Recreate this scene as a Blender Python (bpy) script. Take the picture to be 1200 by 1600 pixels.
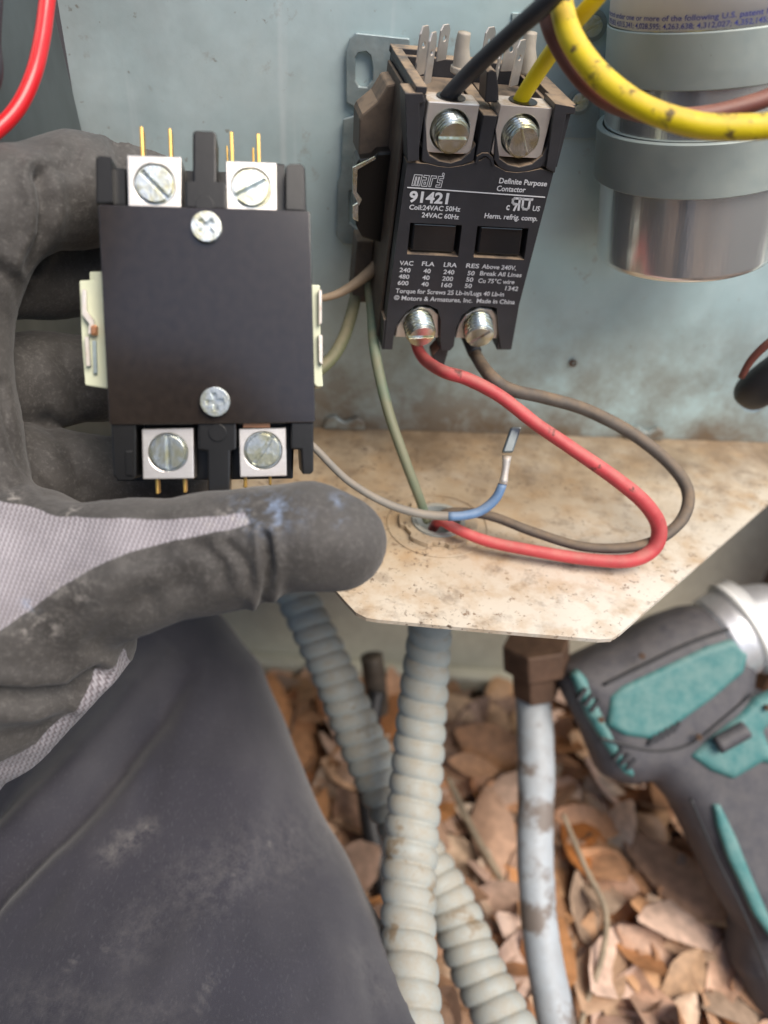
import bpy, bmesh, math, random
import numpy as np
from mathutils import Vector, Matrix, noise
from mathutils.geometry import tessellate_polygon
random.seed(7); np.random.seed(7)
for o in list(bpy.data.objects): bpy.data.objects.remove(o)
C = bpy.context.scene.collection
S = bpy.context.scene
# ------------------------------------------------------------------ camera, sky, sun, exposure
FPX = 1203.0; HCAM = 0.58
roll = math.radians(4); pitch = math.radians(37)
cf = np.array([0, math.cos(pitch), -math.sin(pitch)])
cu0 = np.array([0, math.sin(pitch), math.cos(pitch)])
cX = np.array([1.0, 0, 0])
cr = math.cos(roll)*cX + math.sin(roll)*cu0
cu = -math.sin(roll)*cX + math.cos(roll)*cu0
CAM = np.array([0, 0, HCAM])
cam = bpy.data.cameras.new('camera'); co = bpy.data.objects.new('camera', cam); C.objects.link(co)
m = Matrix(((cr[0], cu[0], -cf[0], 0), (cr[1], cu[1], -cf[1], 0), (cr[2], cu[2], -cf[2], HCAM), (0, 0, 0, 1)))
co.matrix_world = m
cam.sensor_fit = 'HORIZONTAL'; cam.sensor_width = 36; cam.lens = 36*FPX/1200
cam.clip_start = 0.01; cam.clip_end = 200
cam.dof.use_dof = True; cam.dof.focus_distance = 0.319
cam.dof.aperture_fstop = cam.lens/5.7
S.camera = co
S.render.resolution_x = 768; S.render.resolution_y = 1024
w = bpy.data.worlds.new('World'); S.world = w; w.use_nodes = True
nt = w.node_tree; sky = nt.nodes.new('ShaderNodeTexSky'); sky.sky_type = 'NISHITA'; sky.sun_disc = False
SUN_EL = math.radians(56); SUN_AZ = math.radians(132)      # clockwise from +Y: behind and right of the viewer
sky.sun_elevation = SUN_EL; sky.sun_rotation = SUN_AZ; sky.dust_density = 1.5; sky.air_density = 1.0; sky.ozone_density = 0.6
nt.links.new(sky.outputs[0], nt.nodes['Background'].inputs[0]); nt.nodes['Background'].inputs[1].default_value = 0.10
sl = bpy.data.lights.new('sun', 'SUN'); sl.energy = 2.7; sl.angle = math.radians(40); sl.color = (1, .91, .80)
so = bpy.data.objects.new('sun', sl); C.objects.link(so)
sd = Vector((math.cos(SUN_EL)*math.sin(SUN_AZ), math.cos(SUN_EL)*math.cos(SUN_AZ), math.sin(SUN_EL)))
so.rotation_euler = sd.to_track_quat('Z', 'Y').to_euler(); so.location = sd*3
S.view_settings.view_transform = 'Standard'; S.view_settings.look = 'None'
S.view_settings.gamma = 1; S.view_settings.use_curve_mapping = False
S.view_settings.exposure = 0.75

# ------------------------------------------------------------------ pixel rays -> real points
def ray(px, py): return cf + (px-600)/FPX*cr - (py-800)/FPX*cu
def W(px, py, z): return CAM + ray(px, py)*z
WY0, WK, WX0 = 0.405, 0.07, 0.03                          # back wall: Y = WY0 + WK*(x-WX0)
def onwall(px, py, off=0.0):
    d = ray(px, py); t = (WY0-off-WK*WX0)/(d[1]-WK*d[0]); return CAM + d*t
def onz(px, py, z):
    d = ray(px, py); return CAM + d*((z-CAM[2])/d[2])
def depth(p): return float((np.array(p)-CAM) @ cf)
ZSH = onwall(700, 674)[2]                                # shelf top
class Frame:
    def __init__(s, M, t): s.M = np.array(M); s.t = np.array(t)+CAM
    def at(s, px, py, y=0.0):
        d = s.M.T @ ray(px, py); o = s.M.T @ (CAM - s.t); k = (y-o[1])/d[1]; q = o+d*k
        return Vector((q[0], y, q[2]))
    def mat(s):
        m = Matrix.Identity(4)
        for i in range(3):
            for j in range(3): m[i][j] = s.M[i][j]
            m[i][3] = s.t[i]
        return m
def rotm(x, y, z): return np.array((Matrix.Rotation(math.radians(z), 3, 'Z') @ Matrix.Rotation(math.radians(y), 3, 'Y') @ Matrix.Rotation(math.radians(x), 3, 'X')))

# ------------------------------------------------------------------ materials
def mat(name, col, rough=.5, metal=0, var=.15, vscale=60, bump=0, bscale=400, dust=0, dustcol=(.30, .22, .14), spec=.5,
        spots=None, spotscale=90, spotthr=.62, coat=0, stretch=None, dust_all=0, sheen=0, col2=None, c2scale=12, dthr=.5):
    m = bpy.data.materials.new(name); m.use_nodes = True; n = m.node_tree.nodes; L = m.node_tree.links
    b = n['Principled BSDF']; b.inputs['Roughness'].default_value = rough; b.inputs['Metallic'].default_value = metal
    b.inputs['Specular IOR Level'].default_value = spec; b.inputs['Coat Weight'].default_value = coat
    b.inputs['Coat Roughness'].default_value = .15; b.inputs['Sheen Weight'].default_value = sheen
    tc = n.new('ShaderNodeTexCoord'); vec = tc.outputs['Object']
    if stretch:
        mp = n.new('ShaderNodeMapping'); mp.inputs['Scale'].default_value = stretch; L.new(vec, mp.inputs[0]); vec = mp.outputs[0]
    def ns(scale, det=5, r=.6):
        t = n.new('ShaderNodeTexNoise'); t.inputs['Scale'].default_value = scale; t.inputs['Detail'].default_value = det
        t.inputs['Roughness'].default_value = r; L.new(vec, t.inputs[0]); return t.outputs[0]
    def ramp(src, a, bb):
        r = n.new('ShaderNodeMapRange'); r.inputs[1].default_value = a; r.inputs[2].default_value = bb; L.new(src, r.inputs[0]); return r.outputs[0]
    def mix(fac, a, bb):
        x = n.new('ShaderNodeMix'); x.data_type = 'RGBA'
        for s, v in ((0, fac), (6, a), (7, bb)):
            if isinstance(v, (tuple, float, int)): x.inputs[s].default_value = (v+(1,) if isinstance(v, tuple) else v)
            else: L.new(v, x.inputs[s])
        return x.outputs[2]
    c = mix(ramp(ns(vscale), .3, .7), tuple(max(0, k*(1-var)) for k in col), tuple(min(1, k*(1+var)) for k in col))
    if col2: c = mix(ramp(ns(c2scale, 3), .42, .6), c, col2)
    if dust or dust_all:
        g = n.new('ShaderNodeNewGeometry'); sp = n.new('ShaderNodeSeparateXYZ'); L.new(g.outputs['Normal'], sp.inputs[0])
        up = ramp(sp.outputs[2], .1, dthr+.3); mm = n.new('ShaderNodeMath'); mm.operation = 'MULTIPLY_ADD'
        L.new(up, mm.inputs[0]); mm.inputs[1].default_value = dust; mm.inputs[2].default_value = dust_all
        m2 = n.new('ShaderNodeMath'); m2.operation = 'MULTIPLY'; m2.use_clamp = True
        L.new(mm.outputs[0], m2.inputs[0]); L.new(ramp(ns(120, 6, .7), .25, .62), m2.inputs[1])
        c = mix(m2.outputs[0], c, dustcol)
        rr = n.new('ShaderNodeMapRange'); rr.inputs[3].default_value = rough; rr.inputs[4].default_value = .85
        L.new(m2.outputs[0], rr.inputs[0]); L.new(rr.outputs[0], b.inputs['Roughness'])
        if metal:
            r3 = n.new('ShaderNodeMapRange'); r3.inputs[3].default_value = metal; r3.inputs[4].default_value = 0
            L.new(m2.outputs[0], r3.inputs[0]); L.new(r3.outputs[0], b.inputs['Metallic'])
    if spots: c = mix(ramp(ns(spotscale, 6, .65), spotthr, spotthr+.08), c, spots)
    L.new(c, b.inputs['Base Color'])
    if bump:
        bp = n.new('ShaderNodeBump'); bp.inputs['Strength'].default_value = bump; bp.inputs['Distance'].default_value = .0006
        L.new(ns(bscale, 4), bp.inputs['Height']); L.new(bp.outputs[0], b.inputs['Normal'])
    return m
M = {}
M['galv'] = mat('galvanised_steel', (.40, .52, .54), .42, .6, .08, 14, .12, 260, dust_all=.30, dustcol=(.33, .30, .25), spots=(.20, .13, .08), spotscale=42, spotthr=.68)
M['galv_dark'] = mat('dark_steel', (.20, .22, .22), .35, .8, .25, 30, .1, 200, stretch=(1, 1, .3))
M['plate'] = mat('zinc_plate', (.33, .42, .44), .35, .8, .2, 90, .2, 300, dust_all=.25)
M['cream'] = mat('cream_paint', (.66, .65, .53), .45, 0, .06, 20, .1, 200, dust_all=.25, dustcol=(.25, .21, .15))
M['black'] = mat('black_plastic', (.008, .0075, .007), .30, 0, .2, 80, .05, 300)
M['cover'] = mat('glossy_black_cover', (.020, .0145, .011), .15, 0, .25, 300, .02, 1200, coat=.4, spec=.7, spots=(.10, .085, .07), spotscale=330, spotthr=.76)
M['blackdusty'] = mat('dusty_black_plastic', (.027, .029, .036), .40, 0, .15, 80, .1, 400, dust=1.25, dustcol=(.29, .21, .14), dust_all=.02)
M['sidedusty'] = mat('brown_dusty_plastic', (.05, .04, .035), .6, 0, .2, 60, .15, 400, dust=1.1, dust_all=.35, dustcol=(.20, .145, .10))
M['window'] = mat('shiny_black_window', (.010, .011, .013), .14, 0, .2, 60, coat=.6)
M['nickel'] = mat('plated_lug', (.70, .66, .62), .34, .8, .06, 200, .1, 900, stretch=(1, 1, 8))
M['lugdusty'] = mat('dusty_lug', (.78, .76, .74), .34, .8, .08, 120, .1, 500, dust=1.1, dustcol=(.36, .27, .18))
M['zinc'] = mat('zinc_screw', (.74, .79, .78), .26, .95, .18, 220, .15, 600, col2=(.62, .60, .42), c2scale=160)
M['brass'] = mat('brass_pin', (.80, .50, .14), .3, .9, .12, 300)
M['copper'] = mat('copper', (.75, .35, .18), .3, .9, .1, 100)
M['creamp'] = mat('cream_plastic', (.60, .62, .45), .4, 0, .06, 60)
M['white'] = mat('printed_grey', (.62, .63, .66), .5, 0, .05, 200)
M['label'] = mat('white_label', (.80, .80, .78), .5, 0, .04, 60, spots=(.45, .42, .36), spotscale=120, spotthr=.7)
M['blueink'] = mat('blue_ink', (.045, .06, .30), .5)
M['redink'] = mat('red_ink', (.55, .02, .04), .5)
M['alu'] = mat('bright_aluminium', (.90, .92, .91), .21, .88, .05, 70, .25, 260, stretch=(1, 1, .10), spots=(.55, .53, .50), spotscale=50, spotthr=.62)
M['strap'] = mat('dull_strap', (.40, .46, .44), .48, .5, .1, 60, .1, 300, dust_all=.3, dustcol=(.36, .35, .29), spots=(.16, .13, .10), spotscale=90, spotthr=.7)
M['red'] = mat('red_wire_clean', (.62, .012, .018), .33, 0, .05, 40, coat=.2)
M['reddusty'] = mat('red_wire_dusty', (.52, .055, .065), .5, 0, .15, 90, .2, 300, dust=.45, dustcol=(.50, .26, .20), spots=(.13, .045, .035), spotscale=110, spotthr=.62)
M['yellow'] = mat('yellow_wire', (.78, .60, .01), .42, 0, .08, 50, .2, 300, dust=.6, dustcol=(.62, .36, .10), spots=(.16, .11, .03), spotscale=150, spotthr=.57)
M['yellowc'] = mat('yellow_wire_clean', (.80, .62, .01), .4, 0, .06, 60, .1, 300, spots=(.3, .2, .03), spotscale=200, spotthr=.68)
M['maroon'] = mat('maroon_wire', (.17, .055, .04), .45, 0, .15, 60, .2, 300, dust=.5, dustcol=(.33, .16, .10))
M['blackw'] = mat('black_wire', (.028, .030, .036), .45, 0, .2, 60, .2, 300, dust=.35, dustcol=(.13, .12, .11))
M['brownw'] = mat('brown_dusty_wire', (.085, .075, .065), .6, 0, .25, 90, .3, 300, dust=.8, dustcol=(.23, .16, .10))
M['green'] = mat('green_wire', (.07, .15, .11), .55, 0, .2, 60, .2, 300, dust=.4, dustcol=(.26, .22, .14), col2=(.18, .19, .12), c2scale=35)
M['olive'] = mat('olive_wire', (.12, .13, .07), .55, 0, .2, 60, dust=.4)
M['greyw'] = mat('grey_wire', (.22, .21, .19), .55, 0, .2, 60, dust=.5)
M['bluew'] = mat('blue_wire', (.11, .21, .38), .5, 0, .2, 60, .1, 200, dust=.3, dustcol=(.35, .35, .32))
M['conduit'] = mat('grey_conduit', (.35, .385, .37), .45, 0, .12, 30, .15, 200, dust=.75, dustcol=(.33, .285, .215), dthr=.3, spots=(.24, .185, .12), spotscale=38, spotthr=.60)
M['pipe'] = mat('grey_pipe', (.36, .40, .43), .5, 0, .2, 16, .25, 150, dust=.3, dustcol=(.25, .21, .18), spots=(.17, .14, .12), spotscale=24, spotthr=.54)
M['fit'] = mat('corroded_brown_fitting', (.115, .065, .042), .6, .3, .3, 60, .4, 200, dust=.5, dustcol=(.16, .10, .06))
M['darkmetal'] = mat('dark_metal', (.10, .085, .07), .5, .4, .3, 60, .3, 200, dust=.3)
M['rubber'] = mat('black_rubber', (.02, .02, .022), .5, 0, .2, 40, .2, 200)
M['drill'] = mat('grey_tool_rubber', (.056, .055, .066), .55, 0, .2, 30, .3, 250, dust=.2, dustcol=(.2, .18, .16), dust_all=.12)
M['teal'] = mat('teal_tool_plastic', (.018, .155, .155), .40, 0, .12, 25, .05, 200, dust=.3, dust_all=.22, dustcol=(.26, .36, .33))
M['chrome'] = mat('cast_aluminium', (.72, .73, .76), .35, .8, .15, 50, .2, 200, dust_all=.2)
M['soil'] = mat('dark_soil', (.022, .014, .010), .9, 0, .5, 60, .6, 120)
M['twig'] = mat('dry_twig', (.28, .22, .15), .7, 0, .3, 80, .3, 200)
M['tan_wire'] = mat('tan_wire', (.28, .20, .13), .6, 0, .2, 90, .3, 300, dust=.5)
M['knitwhite'] = mat('white_crimp_sleeve', (.46, .42, .36), .5, 0, .15, 90, .2, 300, dust=.6)

def shelf_mat():
    m = mat('dusty_shelf_paint', (.78, .75, .68), .6, 0, .06, 20, .25, 250)
    n = m.node_tree.nodes; L = m.node_tree.links; b = n['Principled BSDF']
    tc = n.new('ShaderNodeTexCoord'); base = b.inputs['Base Color'].links[0].from_socket
    def ns(s, d=6, r=.62):
        t = n.new('ShaderNodeTexNoise'); t.inputs['Scale'].default_value = s; t.inputs['Detail'].default_value = d; t.inputs['Roughness'].default_value = r
        L.new(tc.outputs['Object'], t.inputs[0]); return t.outputs[0]
    def rng(s, a, bb, c=0, d=1):
        r = n.new('ShaderNodeMapRange'); r.inputs[1].default_value = a; r.inputs[2].default_value = bb; r.inputs[3].default_value = c; r.inputs[4].default_value = d
        L.new(s, r.inputs[0]); return r.outputs[0]
    def mix(f, a, col):
        x = n.new('ShaderNodeMix'); x.data_type = 'RGBA'; L.new(f, x.inputs[0]); L.new(a, x.inputs[6]); x.inputs[7].default_value = col+(1,); return x.outputs[2]
    def mul(a, bb, op='MULTIPLY'):
        x = n.new('ShaderNodeMath'); x.operation = op; x.use_clamp = True; L.new(a, x.inputs[0])
        if isinstance(bb, float): x.inputs[1].default_value = bb
        else: L.new(bb, x.inputs[1])
        return x.outputs[0]
    sp = n.new('ShaderNodeSeparateXYZ'); L.new(tc.outputs['Object'], sp.inputs[0])
    # dirt film colour fades towards the front right corner
    dm = n.new('ShaderNodeMath'); dm.operation = 'MULTIPLY_ADD'; L.new(sp.outputs[0], dm.inputs[0]); dm.inputs[1].default_value = -.55; L.new(sp.outputs[1], dm.inputs[2])
    g = rng(dm.outputs[0], .13, .30)
    film = mul(g, rng(ns(26), .10, .50, .55, 1))
    c = mix(film, base, (.45, .345, .225))
    c = mix(mul(rng(ns(60), .46, .70), .7), c, (.40, .25, .12))
    sp2 = mul(rng(ns(95, 4, .6), .52, .68), rng(ns(17, 2), .38, .55))
    c = mix(mul(sp2, .55), c, (.12, .075, .045))
    c = mix(mul(mul(rng(ns(420, 3, .6), .60, .66), rng(ns(22, 3), .40, .62)), .9), c, (.09, .055, .035))
    c = mix(mul(mul(rng(ns(210, 4, .6), .62, .68), rng(ns(15, 3), .42, .60)), .8), c, (.16, .085, .04))
    edge = mul(rng(sp.outputs[1], .300, .405), rng(ns(34), .30, .62))
    c = mix(mul(edge, .85), c, (.15, .10, .06))
    L.new(c, b.inputs['Base Color']); return m
M['shelf'] = shelf_mat()

def wall_mat():
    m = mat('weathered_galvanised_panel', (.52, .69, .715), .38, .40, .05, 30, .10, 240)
    n = m.node_tree.nodes; L = m.node_tree.links; b = n['Principled BSDF']; prev = b.inputs['Base Color'].links[0].from_socket
    tc = n.new('ShaderNodeTexCoord')
    def ns(s_, d=6, rr=.62, st=None):
        t = n.new('ShaderNodeTexNoise'); t.inputs['Scale'].default_value = s_; t.inputs['Detail'].default_value = d; t.inputs['Roughness'].default_value = rr
        if st:
            mp = n.new('ShaderNodeMapping'); mp.inputs['Scale'].default_value = st; L.new(tc.outputs['Object'], mp.inputs[0]); L.new(mp.outputs[0], t.inputs[0])
        else: L.new(tc.outputs['Object'], t.inputs[0])
        return t.outputs[0]
    def rng(v, a, bb, c=0, d=1):
        q = n.new('ShaderNodeMapRange'); q.inputs[1].default_value = a; q.inputs[2].default_value = bb; q.inputs[3].default_value = c; q.inputs[4].default_value = d; L.new(v, q.inputs[0]); return q.outputs[0]
    def mul(a, bb, op='MULTIPLY'):
        q = n.new('ShaderNodeMath'); q.operation = op; q.use_clamp = True; L.new(a, q.inputs[0])
        if isinstance(bb, float): q.inputs[1].default_value = bb
        else: L.new(bb, q.inputs[1])
        return q.outputs[0]
    def mix(f, a, col):
        q = n.new('ShaderNodeMix'); q.data_type = 'RGBA'; L.new(f, q.inputs[0]); L.new(a, q.inputs[6]); q.inputs[7].default_value = col+(1,); return q.outputs[2]
    sp = n.new('ShaderNodeSeparateXYZ'); L.new(tc.outputs['Object'], sp.inputs[0])
    # duller reflection painted into the left half; grime splashed up from the shelf
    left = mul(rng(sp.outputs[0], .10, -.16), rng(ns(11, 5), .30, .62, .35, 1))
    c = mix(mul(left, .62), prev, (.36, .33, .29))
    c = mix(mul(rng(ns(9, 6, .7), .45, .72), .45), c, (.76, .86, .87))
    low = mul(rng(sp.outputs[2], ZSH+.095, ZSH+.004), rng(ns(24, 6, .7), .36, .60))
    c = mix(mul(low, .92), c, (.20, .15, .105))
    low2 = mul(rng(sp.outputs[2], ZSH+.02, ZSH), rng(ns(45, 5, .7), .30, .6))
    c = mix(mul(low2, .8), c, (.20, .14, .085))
    c = mix(mul(rng(ns(46, 7, .72), .60, .72), .55), c, (.27, .20, .14))
    c = mix(mul(rng(ns(190, 4, .6), .68, .74), .6), c, (.20, .15, .10))
    c = mix(mul(rng(ns(60, 3, .5, (1, 1, .05)), .66, .72), .35), c, (.75, .80, .80))
    L.new(c, b.inputs['Base Color'])
    L.new(rng(ns(30, 6, .7), .3, .7, .30, .56), b.inputs['Roughness'])
    return m
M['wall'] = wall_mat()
def leaf_mat(name, attr=None):
    m = bpy.data.materials.new(name); m.use_nodes = True; n = m.node_tree.nodes; L = m.node_tree.links; b = n['Principled BSDF']
    b.inputs['Roughness'].default_value = .55
    if attr: s = n.new('ShaderNodeAttribute'); s.attribute_name = attr; src = s.outputs['Fac']
    else: s = n.new('ShaderNodeObjectInfo'); src = s.outputs['Random']
    r = n.new('ShaderNodeValToRGB'); e = r.color_ramp.elements
    cols = [(.26, .10, .035), (.56, .37, .22), (.46, .17, .045), (.68, .49, .34), (.36, .19, .10), (.72, .52, .41), (.54, .24, .08), (.64, .46, .37), (.22, .12, .07), (.78, .63, .48)]
    e[0].color = cols[0]+(1,); e[1].color = cols[-1]+(1,)
    for i, c in enumerate(cols[1:-1]):
        q = e.new((i+1)/9); q.color = c+(1,)
    L.new(src, r.inputs[0]); tc = n.new('ShaderNodeTexCoord'); t = n.new('ShaderNodeTexNoise'); t.inputs['Scale'].default_value = 140; t.inputs['Detail'].default_value = 5
    L.new(tc.outputs['Object'], t.inputs[0]); x = n.new('ShaderNodeMix'); x.data_type = 'RGBA'; x.blend_type = 'MULTIPLY'; x.inputs[0].default_value = .55
    cr_ = n.new('ShaderNodeMapRange'); cr_.inputs[1].default_value = .3; cr_.inputs[2].default_value = .65; cr_.inputs[3].default_value = .45; cr_.inputs[4].default_value = 1.2
    L.new(t.outputs[0], cr_.inputs[0]); L.new(r.outputs[0], x.inputs[6]); L.new(cr_.outputs[0], x.inputs[7]); L.new(x.outputs[2], b.inputs['Base Color'])
    return m
M['leaf'] = leaf_mat('dry_leaf'); M['leafstuff'] = leaf_mat('dry_leaf_litter', 'tone')

def glove_mat():
    m = bpy.data.materials.new('coated_knit_glove'); m.use_nodes = True; n = m.node_tree.nodes; L = m.node_tree.links; b = n['Principled BSDF']
    tc = n.new('ShaderNodeTexCoord')
    def ns(s, d=5, r=.6):
        t = n.new('ShaderNodeTexNoise'); t.inputs['Scale'].default_value = s; t.inputs['Detail'].default_value = d; t.inputs['Roughness'].default_value = r; L.new(tc.outputs['Object'], t.inputs[0]); return t.outputs[0]
    def rng(s, a, bb, c=0, d=1):
        r = n.new('ShaderNodeMapRange'); r.inputs[1].default_value = a; r.inputs[2].default_value = bb; r.inputs[3].default_value = c; r.inputs[4].default_value = d; L.new(s, r.inputs[0]); return r.outputs[0]
    def mix(f, a, c):
        x = n.new('ShaderNodeMix'); x.data_type = 'RGBA'
        for s, v in ((0, f), (6, a), (7, c)):
            if isinstance(v, tuple): x.inputs[s].default_value = v+(1,)
            elif isinstance(v, float): x.inputs[s].default_value = v
            else: L.new(v, x.inputs[s])
        return x.outputs[2]
    def att(a): q = n.new('ShaderNodeAttribute'); q.attribute_name = a; return q.outputs['Fac']
    def mth(op, a, c):
        x = n.new('ShaderNodeMath'); x.operation = op
        for s, v in ((0, a), (1, c)):
            if isinstance(v, (float, int)): x.inputs[s].default_value = v
            else: L.new(v, x.inputs[s])
        return x.outputs[0]
    coat = mix(rng(ns(30), .35, .65), (.044, .040, .037), (.078, .072, .067))
    coat = mix(mth('MULTIPLY', rng(ns(520, 5, .8), .50, .66), .50), coat, (.15, .14, .13))
    coat = mix(mth('MULTIPLY', rng(ns(34, 6, .75), .48, .75), .16), coat, (.20, .185, .175))
    knit = mix(rng(ns(70), .35, .65), (.29, .27, .29), (.38, .355, .38))
    # knit ribs follow the two thread coordinates stored on the mesh
    u, v = att('ku'), att('kv')
    rib = mth('SINE', mth('ADD', mth('MULTIPLY', u, 1.0), mth('MULTIPLY', mth('SINE', mth('MULTIPLY', v, 2.0), 0), .9)), 0)
    rib2 = mth('SINE', mth('MULTIPLY', v, 2.0), 0)
    h = mth('ADD', mth('MULTIPLY', rib, .8), mth('MULTIPLY', rib2, .2))
    knit = mix(rng(h, -1, 0.3), (.17, .145, .155), knit)
    k = rng(mth('ADD', att('knit'), mth('MULTIPLY', mth('SUBTRACT', ns(120), .5), .5)), .45, .55)
    c = mix(k, coat, knit)
    c = mix(mth('MULTIPLY', att('blue'), rng(ns(150, 6, .75), .46, .66)), c, (.27, .35, .50))
    c = mix(mth('MULTIPLY', att('pale'), rng(ns(190, 6, .75), .50, .66)), c, (.50, .46, .42))
    L.new(c, b.inputs['Base Color']); b.inputs['Roughness'].default_value = .62; b.inputs['Specular IOR Level'].default_value = .35
    b.inputs['Sheen Weight'].default_value = .15
    hh = mix(k, ns(520, 5, .8), rng(h, -1, 1)); bp = n.new('ShaderNodeBump'); bp.inputs['Strength'].default_value = .55; bp.inputs['Distance'].default_value = .0006
    L.new(hh, bp.inputs['Height']); L.new(bp.outputs[0], b.inputs['Normal'])
    return m
M['glove'] = glove_mat()
def cloth_mat():
    m = mat('dark_work_trousers', (.034, .0325, .043), .78, 0, .12, 12, .35, 2600, sheen=.25, spec=.3)
    n = m.node_tree.nodes; L = m.node_tree.links; b = n['Principled BSDF']; base = b.inputs['Base Color'].links[0].from_socket
    tc = n.new('ShaderNodeTexCoord'); mp = n.new('ShaderNodeMapping'); mp.inputs['Scale'].default_value = (1, .45, 1); mp.inputs['Rotation'].default_value = (0, 0, .5); L.new(tc.outputs['Object'], mp.inputs[0])
    prev = base
    for sc, a, bb, f, col in ((16, .48, .75, .5, (.105, .10, .108)), (150, .72, .82, .15, (.20, .19, .18)), (900, .56, .74, .3, (.11, .11, .12))):
        t = n.new('ShaderNodeTexNoise'); t.inputs['Scale'].default_value = sc; t.inputs['Detail'].default_value = 6; L.new(mp.outputs[0], t.inputs[0])
        r = n.new('ShaderNodeMapRange'); r.inputs[1].default_value = a; r.inputs[2].default_value = bb; r.inputs[4].default_value = f; L.new(t.outputs[0], r.inputs[0])
        x = n.new('ShaderNodeMix'); x.data_type = 'RGBA'; L.new(r.outputs[0], x.inputs[0]); L.new(prev, x.inputs[6]); x.inputs[7].default_value = col+(1,); prev = x.outputs[2]
    at = n.new('ShaderNodeAttribute'); at.attribute_name = 'scuff'; t = n.new('ShaderNodeTexNoise'); t.inputs['Scale'].default_value = 160; t.inputs['Detail'].default_value = 7; t.inputs['Roughness'].default_value = .75
    L.new(tc.outputs['Object'], t.inputs[0]); r = n.new('ShaderNodeMapRange'); r.inputs[1].default_value = .40; r.inputs[2].default_value = .68; L.new(t.outputs[0], r.inputs[0])
    mu = n.new('ShaderNodeMath'); mu.operation = 'MULTIPLY'; mu.use_clamp = True; L.new(at.outputs['Fac'], mu.inputs[0]); L.new(r.outputs[0], mu.inputs[1])
    x = n.new('ShaderNodeMix'); x.data_type = 'RGBA'; L.new(mu.outputs[0], x.inputs[0]); L.new(prev, x.inputs[6]); x.inputs[7].default_value = (.17, .16, .155, 1); prev = x.outputs[2]
    L.new(prev, b.inputs['Base Color']); return m
M['cloth'] = cloth_mat()

# ------------------------------------------------------------------ object helpers
def link(name, me, material, parent=None, smooth=False, bevel=0, seg=2):
    o = bpy.data.objects.new(name, me); C.objects.link(o)
    me.materials.append(M[material] if isinstance(material, str) else material)
    if parent is not None: o.parent = parent
    if smooth:
        for p in me.polygons: p.use_smooth = True
    if bevel:
        b = o.modifiers.new('bevel', 'BEVEL'); b.width = bevel; b.segments = seg; b.limit_method = 'ANGLE'; b.angle_limit = math.radians(40)
    return o
def mesh(name, vs, fs):
    me = bpy.data.meshes.new(name); me.from_pydata([tuple(float(c) for c in v) for v in vs], [], [tuple(int(i) for i in f) for f in fs])
    bm = bmesh.new(); bm.from_mesh(me); bmesh.ops.recalc_face_normals(bm, faces=bm.faces[:]); bm.to_mesh(me); bm.free(); return me
def tag(o, label, cat, group=None):
    o['label'] = label; o['category'] = cat
    if group: o['group'] = group
    return o
def empty(name, label, cat, loc=None, matrix=None, group=None):
    o = bpy.data.objects.new(name, None); C.objects.link(o); o.empty_display_size = .02
    if matrix is not None: o.matrix_world = matrix
    elif loc is not None: o.location = tuple(float(c) for c in loc)
    return tag(o, label, cat, group)
class G:                                                   # geometry collector
    def __init__(s): s.v = []; s.f = []
    def add(s, vs, fs):
        n = len(s.v); s.v += [tuple(float(c) for c in v) for v in vs]; s.f += [tuple(i+n for i in f) for f in fs]; return s
    def box(s, a, b):
        x0, y0, z0 = a; x1, y1, z1 = b
        return s.add([(x0,y0,z0),(x1,y0,z0),(x1,y1,z0),(x0,y1,z0),(x0,y0,z1),(x1,y0,z1),(x1,y1,z1),(x0,y1,z1)],
                     [(0,3,2,1),(4,5,6,7),(0,1,5,4),(1,2,6,5),(2,3,7,6),(3,0,4,7)])
    def prism(s, loops, y0, y1, fn=None):                  # loops of (x,z), first is outer; extruded along y
        fn = fn or (lambda x, y, z: (x, y, z))
        flat = [p for l in loops for p in l]; n = len(flat)
        tris = tessellate_polygon([[Vector((p[0], p[1], 0)) for p in l] for l in loops])
        vs = [fn(p[0], y0, p[1]) for p in flat]+[fn(p[0], y1, p[1]) for p in flat]; fs = []
        for t in tris: fs.append(tuple(t)); fs.append(tuple(i+n for i in reversed(t)))
        k = 0
        for l in loops:
            for i in range(len(l)):
                a = k+i; b = k+(i+1) % len(l); fs.append((a, b, b+n, a+n))
            k += len(l)
        return s.add(vs, fs)
    def tube(s, pts, rad, n=14, caps=True, prof=None, step=None, close_r=None):
        P, Rr, T = spline(pts, rad, step or 6)
        if prof is not None: P, Rr, T = resample(P, Rr, prof[0])
        N = None; rings = []
        L_ = 0
        for i in range(len(P)):
            t = P[min(i+1, len(P)-1)]-P[max(i-1, 0)]; t = t/np.linalg.norm(t)
            if N is None:
                a = np.array([0, 0, 1.0]) if abs(t[2]) < .9 else np.array([1.0, 0, 0]); N = a-t*(a@t)
            else: N = N-t*(N@t)
            N = N/np.linalg.norm(N); B = np.cross(t, N)
            if i: L_ += np.linalg.norm(P[i]-P[i-1])
            ring = []
            for j in range(n):
                th = 2*math.pi*j/n; r = Rr[i]*(prof[1](L_, th) if prof else 1)
                ring.append(P[i]+r*(math.cos(th)*N+math.sin(th)*B))
            rings.append(ring)
        vs = [v for r in rings for v in r]; fs = []
        for i in range(len(rings)-1):
            for j in range(n): fs.append((i*n+j, i*n+(j+1) % n, (i+1)*n+(j+1) % n, (i+1)*n+j))
        if caps: fs.append(tuple(range(n))[::-1]); fs.append(tuple((len(rings)-1)*n+j for j in range(n)))
        return s.add(vs, fs)
    def build(s, name, material, parent=None, smooth=False, bevel=0, seg=2, M4=None):
        me = mesh(name, s.v, s.f)
        return link(name, me, material, parent, smooth, bevel, seg)
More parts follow.
